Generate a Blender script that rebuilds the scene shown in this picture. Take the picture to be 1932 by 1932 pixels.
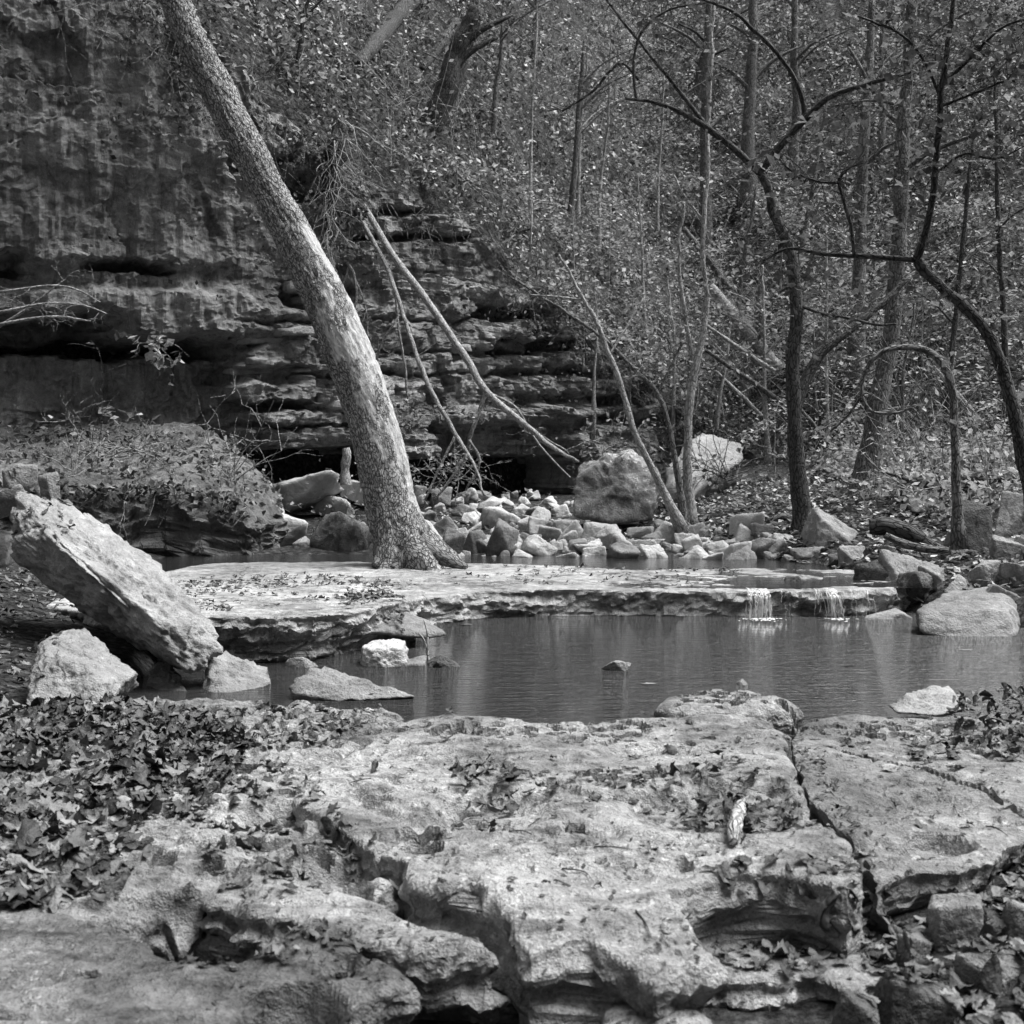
import bpy, bmesh, math, random
import numpy as np
from mathutils import Vector, Matrix

# ------------------------------------------------------------------ camera
for o in list(bpy.data.objects): bpy.data.objects.remove(o)
scene = bpy.context.scene
COL = scene.collection
CH = 1.3                                   # camera height over the pool
FPX, CPX, HOR = 2332.0, 966.0, 850.0       # focal length, centre and horizon in a 1932 px wide picture
PITCH = math.atan((CPX - HOR) / FPX)
cam_d = bpy.data.cameras.new('camera'); cam = bpy.data.objects.new('camera', cam_d); COL.objects.link(cam)
cam.location = (0, 0, CH); cam.rotation_euler = (math.pi / 2 - PITCH, 0, 0)
cam_d.sensor_fit = 'HORIZONTAL'; cam_d.angle = 2 * math.atan(CPX / FPX)
cam_d.clip_start = 0.05; cam_d.clip_end = 500
cam_d.dof.use_dof = True; cam_d.dof.focus_distance = 9.5; cam_d.dof.aperture_fstop = 7.1
scene.camera = cam
# ------------------------------------------------------------------ world, sun, exposure
SUN_EL, SUN_AZ = math.radians(62), math.radians(84)     # azimuth measured clockwise from +Y (view direction)
w = bpy.data.worlds.new('World'); scene.world = w; w.use_nodes = True
nt = w.node_tree; nt.nodes.clear()
sky = nt.nodes.new('ShaderNodeTexSky'); sky.sky_type = 'NISHITA'; sky.sun_disc = False
sky.sun_elevation = SUN_EL; sky.sun_rotation = SUN_AZ
bw = nt.nodes.new('ShaderNodeRGBToBW'); bg = nt.nodes.new('ShaderNodeBackground'); wo = nt.nodes.new('ShaderNodeOutputWorld')
nt.links.new(sky.outputs[0], bw.inputs[0]); nt.links.new(bw.outputs[0], bg.inputs[0]); nt.links.new(bg.outputs[0], wo.inputs[0])
bg.inputs[1].default_value = 0.05
sd = bpy.data.lights.new('sun', 'SUN'); sun = bpy.data.objects.new('sun', sd); COL.objects.link(sun)
sd.energy = 1.5; sd.angle = math.radians(42); sd.color = (1, 1, 1)
sdir = Vector((math.sin(SUN_AZ) * math.cos(SUN_EL), math.cos(SUN_AZ) * math.cos(SUN_EL), math.sin(SUN_EL)))
sun.rotation_euler = sdir.to_track_quat('Z', 'Y').to_euler(); sun.location = (6, -6, 20)
scene.view_settings.view_transform = 'Standard'; scene.view_settings.look = 'None'
scene.view_settings.gamma = 1.0; scene.view_settings.exposure = 2.6
scene.view_settings.use_curve_mapping = False
scene.cycles.max_bounces = 5; scene.cycles.diffuse_bounces = 2; scene.cycles.glossy_bounces = 3

# ------------------------------------------------------------------ pixel <-> place
FW = np.array([0, math.cos(PITCH), -math.sin(PITCH)]); UP = np.array([0, math.sin(PITCH), math.cos(PITCH)])
def ray(px, py):
    px = np.asarray(px, float); py = np.asarray(py, float)
    return np.stack([(px - CPX) / FPX, np.zeros_like(px), np.zeros_like(px)], -1) + ((CPX - py) / FPX)[..., None] * UP + FW
def P(px, py, Y):
    d = ray(px, py); return d * (Y / d[..., 1])[..., None] + np.array([0, 0, CH])
def G(px, py, z):
    d = ray(px, py); return d * ((z - CH) / d[..., 2])[..., None] + np.array([0, 0, CH])
def proj(p):
    q = p - np.array([0, 0, CH]); dep = q @ FW
    return CPX + FPX * q[..., 0] / dep, CPX - FPX * (q @ UP) / dep
def ppm(Y): return FPX / Y                 # pixels per metre

# ------------------------------------------------------------------ noise
def _hash(ix, iy, iz, seed):
    h = (ix.astype(np.uint32) * np.uint32(374761393) + iy.astype(np.uint32) * np.uint32(668265263)
         + iz.astype(np.uint32) * np.uint32(2147483647) + np.uint32((seed * 144665) & 0xffffffff))
    h = (h ^ (h >> np.uint32(13))) * np.uint32(1274126177)
    h = (h ^ (h >> np.uint32(15))) * np.uint32(2246822519)
    return h ^ (h >> np.uint32(16))
_GR = np.array([[1,1,0],[-1,1,0],[1,-1,0],[-1,-1,0],[1,0,1],[-1,0,1],[1,0,-1],[-1,0,-1],[0,1,1],[0,-1,1],[0,1,-1],[0,-1,-1],[1,1,0],[-1,1,0],[0,-1,1],[0,-1,-1]], np.float32)
def noise3(p, seed=0):
    p = np.asarray(p, np.float32); i = np.floor(p).astype(np.int64); f = p - i
    i = i.astype(np.int32); u = f * f * f * (f * (f * 6 - 15) + 10); r = 0
    for dx in (0, 1):
        for dy in (0, 1):
            for dz in (0, 1):
                g = _GR[_hash(i[:, 0] + dx, i[:, 1] + dy, i[:, 2] + dz, seed) & np.uint32(15)]
                d = g[:, 0] * (f[:, 0] - dx) + g[:, 1] * (f[:, 1] - dy) + g[:, 2] * (f[:, 2] - dz)
                r = r + d * (u[:, 0] if dx else 1 - u[:, 0]) * (u[:, 1] if dy else 1 - u[:, 1]) * (u[:, 2] if dz else 1 - u[:, 2])
    return r
def fbm(p, octv=4, seed=0, gain=0.5, ridged=False):
    p = np.asarray(p, np.float32); a, s, t = 1.0, 0, 0
    for k in range(octv):
        n = noise3(p * (2.03 ** k) + 17.3 * k, seed + k)
        if ridged: n = 1 - 2.4 * np.abs(n) - 0.45
        s = s + a * n; t += a; a *= gain
    return s / t
def rnd(i, j, seed=0):
    i = np.asarray(i).astype(np.int32); j = np.asarray(j).astype(np.int32)
    return _hash(i, j, i * 0, seed).astype(np.float64) / 4294967295.0
def sstep(a, b, x):
    t = np.clip((x - a) / (b - a), 0, 1); return t * t * (3 - 2 * t)

# ------------------------------------------------------------------ materials (all grey: the picture is black and white)
class NB:
    def __init__(s, name):
        s.m = bpy.data.materials.new(name); s.m.use_nodes = True; s.t = s.m.node_tree; s.t.nodes.clear()
        s.out = s.t.nodes.new('ShaderNodeOutputMaterial')
    def node(s, ty, **kw):
        n = s.t.nodes.new(ty)
        for k, v in kw.items(): setattr(n, k, v)
        return n
    def put(s, sock, v):
        if isinstance(v, bpy.types.NodeSocket): s.t.links.new(v, sock)
        else: sock.default_value = (v, v, v, 1) if sock.type == 'RGBA' else v
    def math(s, op, a, b=0.0, clamp=False):
        n = s.node('ShaderNodeMath', operation=op, use_clamp=clamp); s.put(n.inputs[0], a); s.put(n.inputs[1], b); return n.outputs[0]
    def mapr(s, v, a, b, c, d):
        n = s.node('ShaderNodeMapRange'); s.put(n.inputs[0], v)
        for i, q in enumerate((a, b, c, d)): s.put(n.inputs[i + 1], q)
        return n.outputs[0]
    def pos(s, sc=(1, 1, 1), attr=None):
        if attr: g = s.node('ShaderNodeAttribute', attribute_name=attr).outputs['Vector']
        else: g = s.node('ShaderNodeNewGeometry').outputs['Position']
        n = s.node('ShaderNodeMapping'); s.put(n.inputs['Vector'], g); n.inputs['Scale'].default_value = sc; return n.outputs[0]
    def noise(s, vec, sc, det=5, rough=0.6, dist=0.0):
        n = s.node('ShaderNodeTexNoise'); s.put(n.inputs['Vector'], vec); n.inputs['Scale'].default_value = sc
        n.inputs['Detail'].default_value = det; n.inputs['Roughness'].default_value = rough; n.inputs['Distortion'].default_value = dist
        return n.outputs[0]
    def voro(s, vec, sc, feat='F1', rand=1.0):
        n = s.node('ShaderNodeTexVoronoi', feature=feat); s.put(n.inputs['Vector'], vec); n.inputs['Scale'].default_value = sc
        n.inputs['Randomness'].default_value = rand; return n.outputs[0]
    def mix(s, f, a, b):
        n = s.node('ShaderNodeMix', data_type='FLOAT'); s.put(n.inputs[0], f); s.put(n.inputs[2], a); s.put(n.inputs[3], b); return n.outputs[0]
    def attr(s, name): return s.node('ShaderNodeAttribute', attribute_name=name).outputs['Fac']
    def bump(s, h, dist, strength=1.0, nrm=None):
        n = s.node('ShaderNodeBump'); s.put(n.inputs['Height'], h); n.inputs['Distance'].default_value = dist; n.inputs['Strength'].default_value = strength
        if nrm is not None: s.put(n.inputs['Normal'], nrm)
        return n.outputs[0]
    def bsdf(s, col, rough=0.8, nrm=None, spec=0.3):
        n = s.node('ShaderNodeBsdfPrincipled'); s.put(n.inputs['Base Color'], col); s.put(n.inputs['Roughness'], rough)
        n.inputs['Specular IOR Level'].default_value = spec
        if nrm is not None: s.put(n.inputs['Normal'], nrm)
        s.t.links.new(n.outputs[0], s.out.inputs[0]); return n

def stone(name, lo, hi, lich=0.45, lich_amt=0.5, stain=0.5, bd=0.02, sc=1.0, rough=0.82, streak=(5, 5, 0.9), spec=0.3):
    b = NB(name); p = b.pos()
    n1 = b.noise(p, 1.1 * sc, 4, 0.6, 0.4); n2 = b.noise(p, 8 * sc, 6, 0.7); n3 = b.noise(p, 60 * sc, 3, 0.75)
    v = b.math('ADD', b.math('MULTIPLY', n1, 0.4), b.math('ADD', b.math('MULTIPLY', n2, 0.4), b.math('MULTIPLY', n3, 0.2)))
    c = b.mapr(v, 0.40, 0.62, lo, hi)
    ln = b.noise(p, 19 * sc, 4, 0.75); lm = b.mapr(ln, 0.57, 0.64, 0, lich_amt); lm2 = b.math('MULTIPLY', lm, b.mapr(n1, 0.42, 0.6, 0, 1))
    c = b.mix(lm2, c, lich)
    sn = b.noise(b.pos(streak), 1.4 * sc, 5, 0.72, 0.6); sm = b.mapr(sn, 0.52, 0.68, 0, stain)
    c = b.mix(sm, c, lo * 0.35)
    sp = b.mapr(n3, 0.57, 0.66, 0, 0.8 * stain); c = b.mix(sp, c, lo * 0.3)
    h = b.math('ADD', b.math('MULTIPLY', n2, 1.0), b.math('MULTIPLY', n3, 0.3))
    b.bsdf(c, b.mapr(n2, 0.35, 0.65, rough - .12, rough + .12), b.bump(h, bd * 2.0), spec); return b.m

def leafmat(name, lo, hi, src, trans=0.0):
    b = NB(name)
    t = b.attr('tone') if src == 'attr' else b.node('ShaderNodeObjectInfo').outputs['Random']
    c = b.mapr(t if src == 'attr' else b.math('POWER', t, 1.8), 0, 1, lo, hi)
    g = b.noise(b.pos(), 45, 3, 0.6); c = b.math('MULTIPLY', c, b.mapr(g, 0.3, 0.7, 0.65, 1.3))
    n = b.bsdf(c, 0.6, b.bump(g, 0.01), 0.35)
    if trans:
        tr = b.node('ShaderNodeBsdfTranslucent'); b.put(tr.inputs[0], c); mx = b.node('ShaderNodeMixShader'); mx.inputs[0].default_value = trans
        b.t.links.new(n.outputs[0], mx.inputs[1]); b.t.links.new(tr.outputs[0], mx.inputs[2]); b.t.links.new(mx.outputs[0], b.out.inputs[0])
    return b.m

def barkmat(name, lo, hi, peel=0.0, peelcol=0.4, cell=14.0, bd=0.03, stretch=0.28):
    b = NB(name); p = b.pos((1, 1, stretch), 'tc'); q = b.pos((1, 1, 1), 'tc')
    d = b.node('ShaderNodeVectorMath', operation='ADD'); nn = b.node('ShaderNodeTexNoise'); b.put(nn.inputs['Vector'], q); nn.inputs['Scale'].default_value = 9
    ms = b.node('ShaderNodeVectorMath', operation='SCALE'); b.put(ms.inputs[0], nn.outputs['Color']); ms.inputs['Scale'].default_value = 0.05
    b.put(d.inputs[0], p); b.put(d.inputs[1], ms.outputs[0])
    vo = b.voro(d.outputs[0], cell, 'DISTANCE_TO_EDGE'); plate = b.mapr(vo, 0.0, 0.14, 0, 1)
    n1 = b.noise(q, 2.2, 5, 0.65); n2 = b.noise(q, 26, 5, 0.7)
    c = b.mix(plate, lo, hi); c = b.math('MULTIPLY', c, b.mapr(n2, 0.3, 0.7, 0.6, 1.4)); c = b.math('MULTIPLY', c, b.mapr(n1, 0.3, 0.7, 0.7, 1.25))
    h = b.math('ADD', plate, b.math('MULTIPLY', n2, 0.5))
    if peel:
        g = b.attr('zone'); pm = b.mapr(b.math('ADD', b.noise(b.pos((1, 1, 0.45), 'tc'), 3.2, 6, 0.72), g), 0.56, 0.61, 0, peel)
        sm = b.noise(b.pos((1, 1, 0.25), 'tc'), 38, 5, 0.75)
        c = b.mix(pm, c, b.math('MULTIPLY', peelcol, b.mapr(sm, 0.35, 0.65, 0.4, 1.25)))
        h = b.mix(pm, h, b.math('MULTIPLY', sm, 0.8))
    b.bsdf(c, 0.85, b.bump(h, bd), 0.2); return b.m

M = {}
M['bedrock'] = stone('bedrock_limestone', 0.065, 0.41, 0.62, 0.8, 0.85, 0.022, 1.5, 0.56, streak=(1.5, 4, 2), spec=.5)
M['bedrock_vignette'] = stone('vignette_dark_bedrock', 0.03, 0.25, 0.45, 0.8, 0.85, 0.025, 1.5, 0.5, streak=(1.5, 4, 2))  # bottom left slab only: corner vignette darkness put into the stone colour
M['bedrock_dark'] = stone('weathered_bedrock', 0.06, 0.29, 0.5, 0.75, 0.75, 0.022, 1.4, 0.58, streak=(1.5, 4, 2), spec=.5)
M['ledge'] = stone('ledge_limestone', 0.1, 0.64, 0.65, 0.6, 0.85, 0.025, 1.3, 0.5, (1.5, 3, 1.2), .5)
M['boulder'] = stone('pale_boulder_stone', 0.13, 0.42, 0.6, 0.5, 0.4, 0.025, 1.0)
M['boulder_mid'] = stone('grey_boulder_stone', 0.12, 0.32, 0.5, 0.45, 0.5, 0.025, 1.0)
M['boulder_dark'] = stone('mossy_boulder_stone', 0.05, 0.16, 0.36, 0.5, 0.6, 0.03, 1.0)
M['mossy'] = stone('moss_stained_boulder', 0.05, 0.34, 0.62, 0.95, 0.9, 0.03, 0.9, streak=(1.6, 1.6, 0.9))
M['rubble'] = stone('rubble_stone', 0.3, 0.6, 0.65, 0.5, 0.35, 0.025, 1.0)
M['cliff'] = stone('cliff_limestone', 0.15, 0.5, 0.6, 0.85, 0.7, 0.045, 1.4, 0.8, (3.6, 3.6, 0.4))
M['cliff_block'] = stone('cliff_block_stone', 0.2, 0.5, 0.42, 0.6, 0.5, 0.05, 0.8)
M['bank'] = stone('bank_rock', 0.07, 0.24, 0.34, 0.4, 0.6, 0.04, 0.8)
def soil():
    b = NB('leafy_soil'); p = b.pos(); n1 = b.noise(p, 2.2, 6, 0.65); v = b.voro(p, 11); n3 = b.noise(p, 26, 5, 0.8)
    c = b.math('MULTIPLY', b.mapr(v, 0.0, 0.6, 0.09, 0.03), b.mapr(n1, 0.3, 0.7, 0.5, 1.4)); c = b.math('MULTIPLY', c, b.mapr(n3, 0.4, 0.62, 0.25, 2.2))
    b.bsdf(c, 0.95, b.bump(b.math('ADD', v, n3), 0.05), 0.1); return b.m
M['soil'] = soil()
def water(name, wx, wy, dist, base=0.018, rough=0.04):
    b = NB(name); n1 = b.noise(b.pos((wx, wy, 1)), 1.0, 4, 0.62, 0.3); n2 = b.noise(b.pos((1.7, 9, 1)), 1.0, 3, 0.5)
    h = b.math('ADD', n1, b.math('MULTIPLY', n2, 0.35))
    n = b.bsdf(base, rough, b.bump(h, dist), 0.5); n.inputs['IOR'].default_value = 1.34; return b.m
M['pool'] = water('pool_water', 3.2, 30, 0.05, 0.02, 0.03)
M['upper'] = water('upper_pool_water', 4, 16, 0.006, 0.022)
M['puddle'] = water('puddle_water', 8, 16, 0.002)
def plain(name, c, rough=0.6, spec=0.3, var=0.25):
    b = NB(name); n = b.noise(b.pos(), 30, 4, 0.6); b.bsdf(b.mapr(n, 0.3, 0.7, c * (1 - var), c * (1 + var)), rough, b.bump(n, 0.01), spec); return b.m
def fall():
    b = NB('falling_water'); s_ = b.noise(b.pos((60, 60, 5)), 1.0, 4, 0.7); f = b.mapr(s_, 0.44, 0.6, 0, 1)
    n = b.bsdf(0.82, 0.25, b.bump(s_, 0.01), 0.5); tr = b.node('ShaderNodeBsdfTransparent'); mx = b.node('ShaderNodeMixShader'); b.put(mx.inputs[0], f)
    b.t.links.new(tr.outputs[0], mx.inputs[1]); b.t.links.new(n.outputs[0], mx.inputs[2]); b.t.links.new(mx.outputs[0], b.out.inputs[0]); return b.m
M['fall'] = fall()
M['foam'] = plain('white_water', 0.8, 0.25, 0.5, 0.12)
M['lobe'] = leafmat('dry_leaf', 0.02, 0.2, 'rand')
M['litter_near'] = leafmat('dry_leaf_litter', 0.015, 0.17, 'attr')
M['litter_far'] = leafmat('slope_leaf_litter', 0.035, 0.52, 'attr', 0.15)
M['green'] = leafmat('shrub_foliage', 0.03, 0.3, 'attr', 0.25)
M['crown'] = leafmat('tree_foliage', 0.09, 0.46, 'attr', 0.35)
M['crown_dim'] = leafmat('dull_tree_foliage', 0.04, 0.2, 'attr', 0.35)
M['trunk'] = barkmat('scaly_bark', 0.085, 0.28, 0.9, 0.5, 52.0, 0.028, 0.36)
M['bark_dark'] = barkmat('dark_bark', 0.02, 0.075, 0, 0, 40, 0.012)
M['bark_mid'] = barkmat('grey_bark', 0.05, 0.16, 0, 0, 36, 0.012)
M['bark_pale'] = barkmat('pale_bark', 0.16, 0.36, 0, 0, 40, 0.008)
M['deadwood'] = barkmat('bleached_deadwood', 0.12, 0.34, 0, 0, 50, 0.006)
M['root'] = plain('dry_root', 0.26, 0.8, 0.2, 0.5)
M['log'] = barkmat('rotten_log', 0.02, 0.07, 0, 0, 24, 0.02)

# ------------------------------------------------------------------ mesh helpers
def mesh_np(name, V, F, mat, smooth=True, tone=None, tc=None, zone=None):
    V = np.ascontiguousarray(V, np.float32); F = np.ascontiguousarray(F, np.int32); k = F.shape[1]
    me = bpy.data.meshes.new(name); me.vertices.add(len(V)); me.loops.add(F.size); me.polygons.add(len(F))
    me.vertices.foreach_set('co', V.ravel()); me.loops.foreach_set('vertex_index', F.ravel())
    me.polygons.foreach_set('loop_start', np.arange(0, F.size, k, dtype=np.int32))
    try: me.polygons.foreach_set('loop_total', np.full(len(F), k, np.int32))
    except Exception: pass
    me.polygons.foreach_set('use_smooth', np.full(len(F), smooth, bool))
    if tone is not None: me.attributes.new('tone', 'FLOAT', 'FACE').data.foreach_set('value', np.ascontiguousarray(tone, np.float32))
    if tc is not None: me.attributes.new('tc', 'FLOAT_VECTOR', 'POINT').data.foreach_set('vector', np.ascontiguousarray(tc, np.float32).ravel())
    if zone is not None: me.attributes.new('zone', 'FLOAT', 'POINT').data.foreach_set('value', np.ascontiguousarray(zone, np.float32))
    me.materials.append(M[mat]); me.update(calc_edges=True); me.validate(); return me
def link(name, me, loc=(0, 0, 0), parent=None):
    o = bpy.data.objects.new(name, me); COL.objects.link(o); o.location = loc
    if parent is not None: o.parent = parent
    return o
def tag(o, label=None, cat=None, group=None, kind=None):
    if label: o['label'] = label
    if cat: o['category'] = cat
    if group: o['group'] = group
    if kind: o['kind'] = kind
    return o
def thing(name, loc, label, cat, group=None):
    o = link(name, None, loc); o.empty_display_size = 0.1; return tag(o, label, cat, group)
def mobj(name, V, F, mat, parent=None, org=None, **kw):
    """V in world space; the object's origin is put at its base (or the parent's origin is used)"""
    V = np.asarray(V, float)
    if parent is not None: org = np.array(parent.matrix_basis.translation)
    elif org is None: org = np.array([(V[:, 0].min() + V[:, 0].max()) / 2, (V[:, 1].min() + V[:, 1].max()) / 2, V[:, 2].min()])
    me = mesh_np(name, V - org, F, mat, **kw)
    return link(name, me, (0, 0, 0) if parent is not None else tuple(org), parent)

def catmull(pts, n):
    pts = np.asarray(pts, float); q = np.vstack([2 * pts[0] - pts[1], pts, 2 * pts[-1] - pts[-2]]); out = []
    t = np.linspace(0, 1, n, endpoint=False)[:, None]
    for i in range(len(pts) - 1):
        a, b, c, d = q[i:i + 4]
        out.append(0.5 * (2 * b + (c - a) * t + (2 * a - 5 * b + 4 * c - d) * t ** 2 + (3 * b - a - 3 * c + d) * t ** 3))
    return np.vstack(out + [pts[-1:]])
def tube(pts, rad, sides=6, wob=0.0, seed=0):
    pts = np.asarray(pts, float); rad = np.asarray(rad, float); n = len(pts)
    tg = np.gradient(pts, axis=0); tg /= np.linalg.norm(tg, axis=1)[:, None] + 1e-9
    ref = np.array([0.31, 0.9, 0.3]) if abs(tg[:, 1]).mean() < 0.8 else np.array([0.9, 0.1, 0.42])
    a = np.cross(tg, ref); a /= np.linalg.norm(a, axis=1)[:, None] + 1e-9; b = np.cross(tg, a)
    th = np.linspace(0, 2 * math.pi, sides, endpoint=False); c, s = np.cos(th), np.sin(th)
    ln = np.concatenate([[0], np.cumsum(np.linalg.norm(np.diff(pts, axis=0), axis=1))])
    R = np.repeat(rad[:, None], sides, 1)
    tc = np.stack([R * c, R * s, np.repeat(ln[:, None], sides, 1)], -1)
    if wob: R = R * (1 + wob * fbm((tc / max(rad.max(), 1e-4) * np.array([1, 1, 0.5])).reshape(-1, 3), 3, seed).reshape(R.shape))
    V = pts[:, None, :] + R[..., None] * (c[None, :, None] * a[:, None, :] + s[None, :, None] * b[:, None, :])
    i = np.arange(n - 1)[:, None] * sides; j = np.arange(sides)[None]; jn = (j + 1) % sides
    F = np.stack([i + j, i + jn, i + sides + jn, i + sides + j], -1).reshape(-1, 4)
    return V.reshape(-1, 3), F, tc.reshape(-1, 3)
class Acc:
    def __init__(s): s.V, s.F, s.T, s.tone, s.n = [], [], [], [], 0
    def add(s, V, F, tc=None, tone=None):
        s.V.append(V); s.F.append(F + s.n); s.n += len(V)
        if tc is not None: s.T.append(tc)
        if tone is not None: s.tone.append(tone)
    def tube(s, pts, rad, sides=5, wob=0.0, seed=0):
        if np.max(rad) > .008:                     # close the ends
            pts = np.asarray(pts, float); rad = np.asarray(rad, float)
            pts = np.vstack([pts[:1] - (pts[1] - pts[0]) * .02, pts, pts[-1:] + (pts[-1] - pts[-2]) * .02]); rad = np.concatenate([[rad[0] * .03], rad, [rad[-1] * .03]])
        s.add(*tube(pts, rad, sides, wob, seed))
    def build(s, name, mat, parent=None, org=None, smooth=True):
        if not s.V: return None
        return mobj(name, np.vstack(s.V), np.vstack(s.F), mat, parent, org, smooth=smooth,
                    tc=np.vstack(s.T) if s.T else None, tone=np.concatenate(s.tone) if s.tone else None)
# ------------------------------------------------------------------ terrain
CLX = np.array([-30, -14, -11, -6.5, -3.5, -1.5, 0.3, 1.5, 2.8, 4.0, 5.2, 8, 15, 40.0])
CLY = np.array([6.5, 10.2, 11.2, 13.6, 15.3, 16.8, 18.3, 19.5, 20.4, 20.2, 18.8, 17.2, 15, 10.0])
CZX = np.array([-30, -6, -4.6, -3, -1.9, -0.5, 0.3, 1.5, 2.6, 3.6, 4.6, 6, 40])
CZZ = np.array([7.6, 7.2, 6.6, 5.6, 4.9, 4.5, 3.8, 2.9, 2.1, 1.4, 1.0, 1.0, 1.3])
def hill(x, y):
    x = np.asarray(x, float); y = np.asarray(y, float); p2 = np.stack([x, y, x * 0], -1).reshape(-1, 3); yc = np.interp(x, CLX, CLY)
    return np.interp(x, CZX, CZZ) + 0.75 * np.maximum(0, y - yc) + 0.5 * fbm(p2 * .35, 4, 9).reshape(x.shape) * sstep(0, 4, y - yc) + 0.12 * fbm(p2 * 1.5, 4, 11).reshape(x.shape)
def T(x, y):
    x = np.asarray(x, float); y = np.asarray(y, float); p2 = np.stack([x, y, x * 0], -1).reshape(-1, 3)
    nz = lambda s, sd, o=4: fbm(p2 * s, o, sd).reshape(x.shape)
    yc = np.interp(x, CLX, CLY); zt = np.interp(x, CZX, CZZ)
    zf = np.interp(y, [-50, 0, 4.4, 5.3, 9.2, 9.9, 12.2, 13.2, 19, 30], [0.1, 0.02, 0.0, -0.45, -0.45, -0.1, 0.08, 0.22, 0.6, 0.9])
    l = np.maximum(0, np.interp(y, [0, 4, 5, 7, 9, 10.5, 13, 15], [-2.2, -1.9, -1.8, -1.75, -2.0, -2.6, -2.7, -9]) - x)
    zf = zf + (np.minimum(0.02 + 0.2 * l, 0.7) - zf) * sstep(0, 0.5, l) * (y < 14)
    xb = np.interp(y, [-50, 0, 3, 5, 7, 8.5, 10, 12, 14, 17, 22], [4.5, 4.2, 4.3, 4.6, 4.0, 3.6, 2.9, 2.6, 1.7, 1.7, 2.5])
    r = np.maximum(0, x - xb); zr = 0.12 + 0.13 * np.minimum(r, 6) + 0.07 * np.maximum(0, y - 10)
    zf = zf + (np.maximum(zr, zf) - zf) * sstep(0, 0.6, r)
    lr = sstep(.7, 1.1, x) * (1 - sstep(3.7 + .9 * sstep(1.9, 2.5, x), 4.3 + .9 * sstep(1.9, 2.5, x), y)) * sstep(-2, 1, y); zf = zf + (np.maximum(zf, .10) - zf) * lr
    zf = zf + 0.035 * nz(1.6, 5)
    zh = hill(x, y)
    sb = np.interp(x, [2.6, 4.6], [1.7, -0.3]); wd = np.interp(x, [2.6, 5.5], [0.5, 2.2])
    z = zf + (zh - zf) * sstep(sb, sb + wd, y - yc)
    z = z + 0.95 * np.maximum(0, -4 - y) + 0.75 * np.maximum(0, x - 8.5) * (1 - sstep(14, 22, y))  # unseen slopes behind the camera and off right, added to cut low sky light
    return z
LGX, LGY = np.arange(-24, 24.01, .12), np.arange(1, 48.01, .12); _LT = T(*np.meshgrid(LGX, LGY)); _LH = hill(*np.meshgrid(LGX, LGY))
def lut(tab, x, y):
    u = np.clip((x + 24) / .12, 0, len(LGX) - 1.001); v = np.clip((y - 1) / .12, 0, len(LGY) - 1.001); i, j = u.astype(int), v.astype(int); u = u - i; v = v - j
    return (tab[j, i] * (1 - u) + tab[j, i + 1] * u) * (1 - v) + (tab[j + 1, i] * (1 - u) + tab[j + 1, i + 1] * u) * v
def Tq(x, y): return lut(_LT, x, y)
def slope_z(x, y): return np.where((x < 4.6) & (y > np.interp(x, CLX, CLY)), np.maximum(Tq(x, y), lut(_LH, x, y) + .03), Tq(x, y))
def hit(px, py, lo=4.0, hi=46.0, n=800):
    """first place on the terrain seen through a pixel"""
    d = ray(px, py); t = np.linspace(lo, hi, n); p = d[None] * (t / d[1])[:, None] + np.array([0, 0, CH])
    b = np.where(p[:, 2] < slope_z(p[:, 0], p[:, 1]))[0]
    return p[b[0]] if len(b) else p[-1]
gx = np.unique(np.round(np.concatenate([np.arange(-40, -12, 1.0), np.arange(-12, 14, 0.12), np.arange(14, 41, 1.0)]), 3))
gy = np.unique(np.round(np.concatenate([np.arange(-30, 1, 1.0), np.arange(1, 27, 0.12), np.arange(27, 75, 0.6)]), 3))
X, Yg = np.meshgrid(gx, gy); Z = T(X, Yg)
V = np.stack([X, Yg, Z], -1).reshape(-1, 3); nx = len(gx)
ii = (np.arange(len(gy) - 1)[:, None] * nx + np.arange(nx - 1)[None]).ravel(); F = np.stack([ii, ii + 1, ii + nx + 1, ii + nx], -1)
tag(link('hillside_ground', mesh_np('hillside_ground', V, F, 'soil')), 'leaf strewn ground rising into the wooded hillside', kind='structure')

# ------------------------------------------------------------------ water sheets
def sheet(name, x0, x1, y0, y1, z, mat):
    nx_, ny_ = 40, 40; a, b = np.meshgrid(np.linspace(x0, x1, nx_), np.linspace(y0, y1, ny_))
    V = np.stack([a, b, a * 0 + z], -1).reshape(-1, 3); i = (np.arange(ny_ - 1)[:, None] * nx_ + np.arange(nx_ - 1)[None]).ravel()
    return link(name, mesh_np(name, V, np.stack([i, i + 1, i + nx_ + 1, i + nx_], -1), mat))
tag(sheet('pool_water', -3.2, 7, 4.5, 10.4, 0.0, 'pool'), kind='structure')
tag(sheet('upper_pool_water', -4.6, 3.4, 9.86, 13.6, 0.2, 'upper'), kind='structure')

# ------------------------------------------------------------------ cliff
ux = np.linspace(-13.5, 4.3, 560); pl = np.stack([ux, np.interp(ux, CLX, CLY)], -1)
k = np.ones(25) / 25; pl[:, 1] = np.convolve(np.pad(pl[:, 1], 12, mode='edge'), k, 'valid')
tg = np.gradient(pl, axis=0); tg /= np.linalg.norm(tg, axis=1)[:, None]; nm = np.stack([tg[:, 1], -tg[:, 0]], -1)
S = np.concatenate([[0], np.cumsum(np.linalg.norm(np.diff(pl, axis=0), axis=1))])
NR, NC = 230, 16
zt = np.interp(pl[:, 0], CZX, CZZ)
vz = np.linspace(-0.15, 1, NR) if False else np.linspace(0, 1, NR)
Zc = -0.1 + (zt[None] + 0.1) * vz[:, None]; Sc = np.repeat(S[None], NR, 0)
Xn = np.repeat(pl[None, :, 0], NR, 0); Yn = np.repeat(pl[None, :, 1], NR, 0)
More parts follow.
